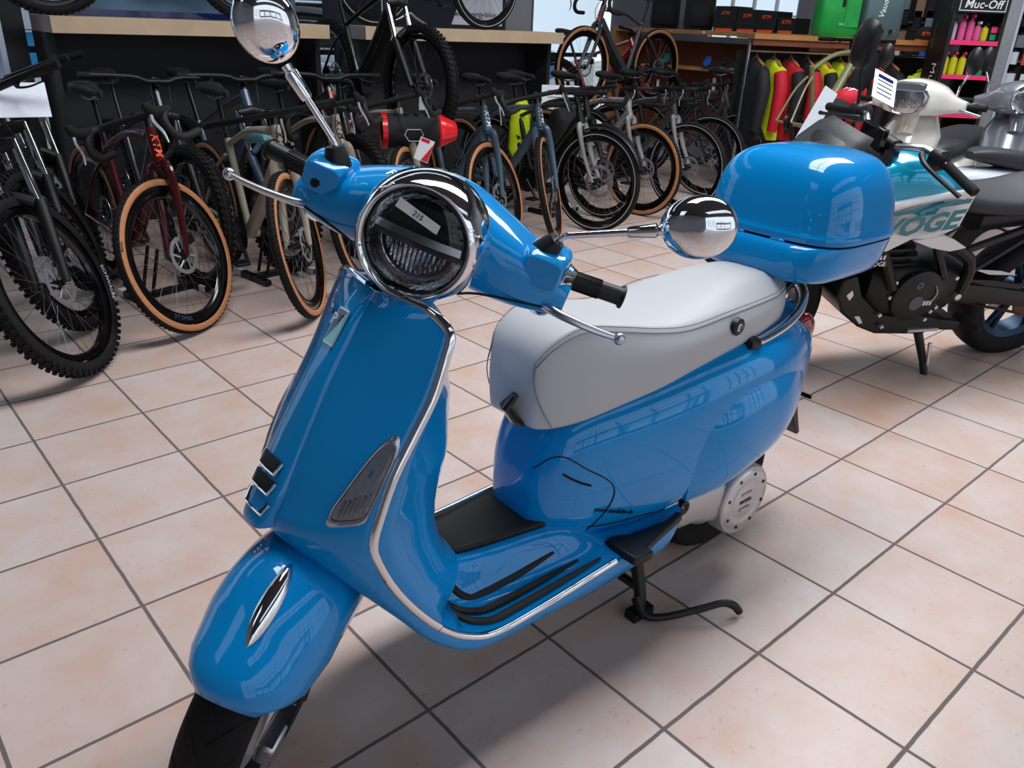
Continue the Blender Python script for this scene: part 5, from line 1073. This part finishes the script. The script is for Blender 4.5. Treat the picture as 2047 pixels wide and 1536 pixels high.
# nearer clothes rail with shelf on top
cr_ = empty('clothes_rail', (7.0, .55, 0), rad(-35), 'wooden clothes rail with a shelf on top carrying bags', 'clothes rail')
G().box((0, 0, 1.34), (2.1, .42, .04)).build('top_board', WOOD2, cr_); G().box((0, -.18, 1.30), (2.1, .03, .06)).build('front_board', WOODR, cr_); G().tube([(-1.0, 0, 1.22), (1.0, 0, 1.22)], .012, 10).build('rail', SATIN, cr_)
G().box((1.03, 0, .66), (.05, .4, 1.32)).build('side_board', WOOD2, cr_); G().cyl((-1.0, 0, 0), (-1.0, 0, 1.33), .016, 10).build('post', SATIN, cr_)
G().box((0, .2, .62), (2.06, .02, 1.2)).build('back_board', DWALL, cr_)
CM = MX.Translation((7.0, .55, 0)) @ MX.Rotation(rad(-35), 4, 'Z')
JY = NEON; JR = mat('red jacket cloth', (190, 20, 40), .7, noise=.1, nscale=10); JP = mat('pink red jacket', (210, 24, 80), .7, noise=.08); JK = mat('black jacket cloth', (24, 25, 30), .75, noise=.1); JW = mat('yellow jacket cloth', (214, 200, 30), .7, noise=.08)
def jacket(label, x, m, m2, y=0., hgt=.72, turn=90):
    p = CM @ V((x, y, 1.215)); r = empty('jacket', p, rad(-35+turn), label, 'jacket', 'jackets on the clothes rail')
    rg = []
    for z, w, d in ((-.06, .06, .03), (-.09, .12, .045), (-.13, .20, .06), (-.20, .225, .07), (-.35, .21, .08), (-hgt+.05, .22, .085), (-hgt, .22, .08)): rg.append([(px+.012*sin(9*z+4*px*10), py+.012*sin(40*px+z*7), z) for px, py, z in sring(0, 0, z, w, d, .75, 30, 'z')])
    G().loft(rg).build('jacket_body', m, r)
    for s in (1, -1): G().tube(cr([(s*.19, 0, -.16), (s*.25, 0, -.30), (s*.27, .02, -.50), (s*.265, .03, -.64)], 10), [.055, .06, .05, .042], 12).build('sleeve', m2, r)
    G().tube(cr([(0, 0, .0), (0, 0, -.03), (-.08, 0, -.07), (-.17, 0, -.10)], 8), [.004, .006, .012, .012], 8).tube(cr([(0, 0, -.03), (.08, 0, -.07), (.17, 0, -.10)], 6), [.006, .012, .012], 8).build('hanger', WOOD2, r)
for i, (x, m, m2, lb) in enumerate(((-.92, JK, JK, 'black jacket at the far left end of the clothes rail'), (-.76, NEON, JR, 'lime jacket with red sleeves towards the left of the clothes rail'), (-.60, JR, JK, 'red jacket with black sleeves behind the olive frame'), (-.45, JK, JR, 'black jacket with red sleeves behind the olive fork'), (-.30, JW, JK, 'yellow and black jacket beside the olive fork'), (-.14, NEON, JR, 'lime jacket with red sleeves behind the smaller motorcycle mirror'), (.02, JR, JR, 'plain red jacket between the two motorcycle mirrors'), (.18, JP, JK, 'pinkish red jacket behind the larger motorcycle mirror'), (.33, JK, JK, 'black jacket right of the pinkish one'))): jacket(lb, x, m, m2)
jacket('bright neon yellow jacket facing the room beside the black gloves', .62, NEON, NEON, -.24, .9, 8)
jacket('black jacket with silver lines at the right end of the clothes rail', .88, JK, JK, -.1, .6, 40)
r = empty('motorcycle_glove', at(1725, 150, 6.0), rad(-35), 'black leather motorcycle gloves hanging over the neon jacket', 'gloves', rot=(rad(12), rad(25), rad(-35))); G().loft([sring(0, 0, z, w, .05, .7, 16, 'z') for z, w in ((-.13, .05), (-.08, .075), (.02, .08), (.08, .06), (.16, .085), (.17, .08))]).build('glove_body', BAGB, r)
for k in range(4): G().tube(cr([(-.05+.034*k, -.01, -.10), (-.055+.036*k, -.02, -.17), (-.05+.034*k, -.005, -.215+.012*abs(k-1.5))], 6), [.02, .018, .013], 10).build('finger', BAGB, r)
G().tube(cr([(.07, 0, -.02), (.12, -.01, -.06), (.13, -.02, -.11)], 6), [.022, .02, .014], 10).build('thumb', BAGB, r)
GRN = mat('green pannier', (24, 150, 62), .4, noise=.12, nscale=8); GRY = mat('slate grey pannier', (84, 106, 112), .5, noise=.06, nscale=8)
r = empty('pannier_bag', CM @ V((-.28, -.05, 1.36)), rad(-35), 'large green pannier bag on the clothes rail shelf', 'bag'); G().loft([sring(0, 0, z, w, d, .4, 24, 'z') for z, w, d in ((0, .17, .07), (.05, .185, .10), (.3, .18, .10), (.42, .17, .06), (.48, .165, .03))]).build('bag_body', GRN, r); G().box((.0, -.105, .34), (.025, .012, .2)).build('strap', BAGB, r); text('bag_lettering', 'VAUDE', .03, (.03, -.103, .10), (1, 0, 0), (0, 0, 1), SMUD, r); G().box((.09, -.10, .2), (.13, .012, .24)).build('front_pocket', GRN, r)
r = empty('pannier_bag', CM @ V((.12, -.05, 1.36)), rad(-35), 'slate grey pannier bag next to the green one', 'bag'); G().loft([sring(0, 0, z, w, d, .4, 24, 'z') for z, w, d in ((0, .17, .06), (.05, .18, .09), (.3, .175, .09), (.45, .17, .05), (.5, .165, .03))]).build('bag_body', GRY, r); text('bag_lettering', 'Vaude', .07, (-.03, -.093, .25), (.12, 0, 1), (-1, 0, .1), WHITE, r, shear=.2, bold=.02)
for k in range(3):
    for z in (.06, .42): G().box((-.09+.08*k, -.094, z), (.03, .006, .03)).build('square_patch', DARK, r)
r = empty('cap', CM @ V((.56, -.08, 1.36)), rad(-60), 'black cap with orange print and orange brim on the shelf', 'cap'); g = G()
g.loft([sring(0, 0, z, a, a*.95, 1, 20, 'z') for z, a in ((0, .09), (.04, .092), (.08, .08), (.105, .05), (.115, .01))]); g.build('crown', BAGB, r); G().loft([[(x*1.0, y-.07-.07*(1-(x/.09)**2 if abs(x) < .09 else 0)*t, .008-.02*t) for x, y in [(-.085+.17*j/10, 0) for j in range(11)]] for t in (0, .5, 1)], False).build('brim', ORG, r, solid=.006); text('cap_lettering', 'KTM', .04, (0, -.092, .055), (1, 0, 0), (0, 0, 1), ORG, r, bold=.03, shear=.2)
r = empty('folded_cloth', CM @ V((.86, -.05, 1.36)), rad(-35), 'crumpled turquoise cloth bag on the shelf end', 'cloth'); G().loft([[(px*(1+.1*sin(7*px*20)), py, pz+.012*sin(50*px)) for px, py, pz in sring(0, 0, z, w, w*.7, .8, 24, 'z')] for z, w in ((0, .12), (.03, .13), (.06, .11), (.08, .05))]).build('cloth', mat('turquoise cloth', (30, 130, 130), .7, noise=.15, nscale=20), r)
# cleaning product stand
ms = empty('product_stand', (7.02, -.13, 0), rad(-44), 'tall black product stand with white lettering, pink shelves of bottles', 'display stand')
MP = mat('pink shelf edge', (232, 50, 110), .5, noise=.05)
G().box((.20, .16, .9), (.38, .03, 1.8)).build('back_panel', GLOSSB, ms); G().box((-.0, 0, .9), (.03, .34, 1.8)).build('side_panel', BLACK, ms); G().box((.40, 0, .9), (.03, .34, 1.8)).build('side_panel', BLACK, ms)
G().box((.20, -.17, 1.66), (.40, .02, .16)).build('header', BLACK, ms)
hd = text('stand_lettering', 'Muc-Off', .088, (.20, -.182, 1.64), (1, 0, 0), (0, 0, 1), WHITE, ms, bold=.01, shear=.15); g = G()
for x in (.02, .38): g.box((x, -.181, 1.64), (.006, .003, .09))
for z in (1.595, 1.685): g.box((.20, -.181, z), (.366, .003, .006))
g.build('header_outline', WHITE, ms)
text('side_lettering', 'Muc-Off', .14, (-.0, -.171, 1.02), (0, 0, -1), (1, 0, 0), WHITE, ms, sx=.8) if False else text('side_lettering', 'Muc-Off', .12, (-.017, -.04, 1.0), (0, .0, -1), (0, -1, 0), WHITE, ms)
for k in range(5): text('side_lettering', 'MUC-OFF', .045, (-.017, .09 if k % 2 else -.13, 1.68-.28*k), (0, 0, -1), (0, -1, 0), GREYP, ms)
MSM = MX.Translation(ms.location) @ MX.Rotation(rad(-44), 4, 'Z')
PKB = mat('pink bottle', (226, 90, 150), .35, coat=.3, noise=.05); YLB = mat('yellow bottle', (206, 198, 30), .35, coat=.3, noise=.05); WTB = mat('pale bottle', (200, 170, 200), .35, noise=.05); GNB = mat('green bottle', (30, 140, 90), .35, noise=.05)
for z in (1.36, 1.10, .80, .5): G().box((.20, -.02, z), (.38, .30, .02)).build('shelf', BLACK, ms); G().box((.20, -.172, z), (.38, .012, .035)).build('shelf_edge', MP, ms)
def bottle(label, x, z, m, h, w, cap, grp):
    r = empty('bottle', MSM @ V((x, -.08, z+.001)), rad(-44), label, 'bottle', grp); G().lathe(cr([(0, w*.8), (.01, w), (h*.62, w), (h*.75, w*.75), (h*.82, w*.35), (h*.86, w*.33)], 14), (0, 0, 0), (0, 0, 1), 16).build('bottle_body', m, r); G().box((0, -.012, h*.93), (w*.7, .05, h*.14)).build('trigger_cap', cap, r, bevel=.002)
for i, x in enumerate((.055, .125, .19, .25, .31)): bottle(('pale bottle at the left of the upper pink shelf', 'tall pink bottle left on the upper shelf', 'tall pink bottle in the middle of the upper shelf', 'small pink bottle right on the upper shelf', 'yellow bottle right on the upper shelf')[i], x, 1.37, (WTB, PKB, PKB, PKB, YLB)[i], (.17, .19, .20, .15, .14)[i], .027, (BLACK, MP, MP, WHITE, BLACK)[i], 'bottles on the upper shelf of the product stand')
for i, x in enumerate((.05, .12, .19, .27, .345)): bottle(('yellow bottle with pink trigger at the left of the lower shelf', 'second yellow bottle with pink trigger on the lower shelf', 'third yellow bottle with pink trigger on the lower shelf', 'pink bottle on the lower shelf of the product stand', 'green bottle at the right of the lower shelf')[i], x, 1.11, (YLB, YLB, YLB, PKB, GNB)[i], .18, .030, (MP, MP, MP, MP, GNB)[i], 'bottles on the lower shelf of the product stand')
r = empty('carton', MSM @ V((.36, -.08, 1.371)), rad(-44), 'pink and black carton at the right of the upper product shelf', 'box'); G().box((0, 0, .06), (.05, .09, .12)).build('carton_body', BOXB, r); G().box((0, -.047, .09), (.046, .003, .04)).build('printed_label', MP, r); G().box((0, -.047, .035), (.044, .003, .04)).build('printed_label', GNB, r)
# grey slatted wall panels right of the stand
tag(G().box((8.3, -2.6, 1.5), (.06, 3.0, 3.0)).build('wall_panel', mat('grey slat wall', (128, 130, 134), .7, noise=.04, nscale=4), flat=True), 'grey slat wall panel behind the product stand at the right edge', 'wall panel')
p = at(1992, 60, 7.1); r = empty('partition', (p.x, p.y, 0), rad(-50), 'pale metal edged grey partition right of the product stand', 'partition'); G().box((0, 0, 1.0), (.30, .03, 2.0)).build('board', mat('grey board', (150, 152, 158), .6, noise=.05), r); G().box((.16, 0, 1.0), (.025, .05, 2.0)).build('metal_edge', SATIN, r)
HLM = [('white', PAPER), ('red', JR)]
for i, (u, v, lb, m, m2) in enumerate(((1695, 198, 'red and white patterned helmet behind the motorcycle handlebar', JR, PAPER), (1672, 215, 'black helmet with red vents left of the motorcycle grip', BAGB, JR), (1712, 222, 'dark helmet with red vents below the motorcycle grip', BAGB, JR))):
    r = empty('helmet', at(u, v, 5.4), rad(-20-30*i), lb, 'helmet', 'helmets beyond the motorcycle'); g = G(); g.loft([sring(0, 0, z, a, a*.75, .9, 24, 'z') for z, a in ((-.045, .10), (-.015, .11), (.025, .10), (.05, .08), (.068, .03), (.07, .005))]); g.build('shell', m, r)
    for k in (-1, 0, 1): G().tube([(-.07, .028*k, .04), (0, .03*k, .066), (.07, .028*k, .042)], .008, 8).build('vent', m2, r)
    s_ = empty('helmet_stand', at(u, v, 5.4)-V((0, 0, at(u, v, 5.4).z)), 0, 'thin black stand under the %s' % lb.split(' behind')[0].split(' left')[0].split(' below')[0], 'stand'); G().tube([(0, 0, 0), (0, 0, at(u, v, 5.4).z-.06)], .012, 8).lathe([(0, 0), (0, .12), (.01, .12), (.012, 0)], (0, 0, 0), (0, 0, 1), 20).build('post', BLACK, s_)
# ---------------------------------------------------------------- light
w = bpy.data.worlds.new('world'); SC.world = w; w.use_nodes = True
w.node_tree.nodes['Background'].inputs['Color'].default_value = (.78, .88, 1, 1); w.node_tree.nodes['Background'].inputs['Strength'].default_value = .95
def area(name, loc, tgt, sx, sy, p, col=(1, 1, 1)):
    l = bpy.data.lights.new(name, 'AREA'); l.shape = 'RECTANGLE'; l.size = sx; l.size_y = sy; l.energy = p; l.color = col
    o = bpy.data.objects.new(name, l); COL.objects.link(o); o.location = loc; o.rotation_euler = (V(tgt)-V(loc)).to_track_quat('-Z', 'Y').to_euler(); return o
for (x, y, a, b), p in zip(SKY, (285, 3, 3)): area('rooflight', (x, y, H+.14), (x, y+.001, 0), a, b, p, (.96, .98, 1))
for x, p in ((-2.5, 1), (.3, 1.2), (3.1, 3.5), (5.9, 4)): area('window_light', (x, Y0-.1, 1.95), (x, 0, 1.6), 2.4, 2.5, p, (.9, .95, 1))
SC.view_settings.view_transform = 'Standard'; SC.view_settings.look = 'None'; SC.view_settings.exposure = .35; SC.view_settings.gamma = 1; SC.view_settings.use_curve_mapping = False
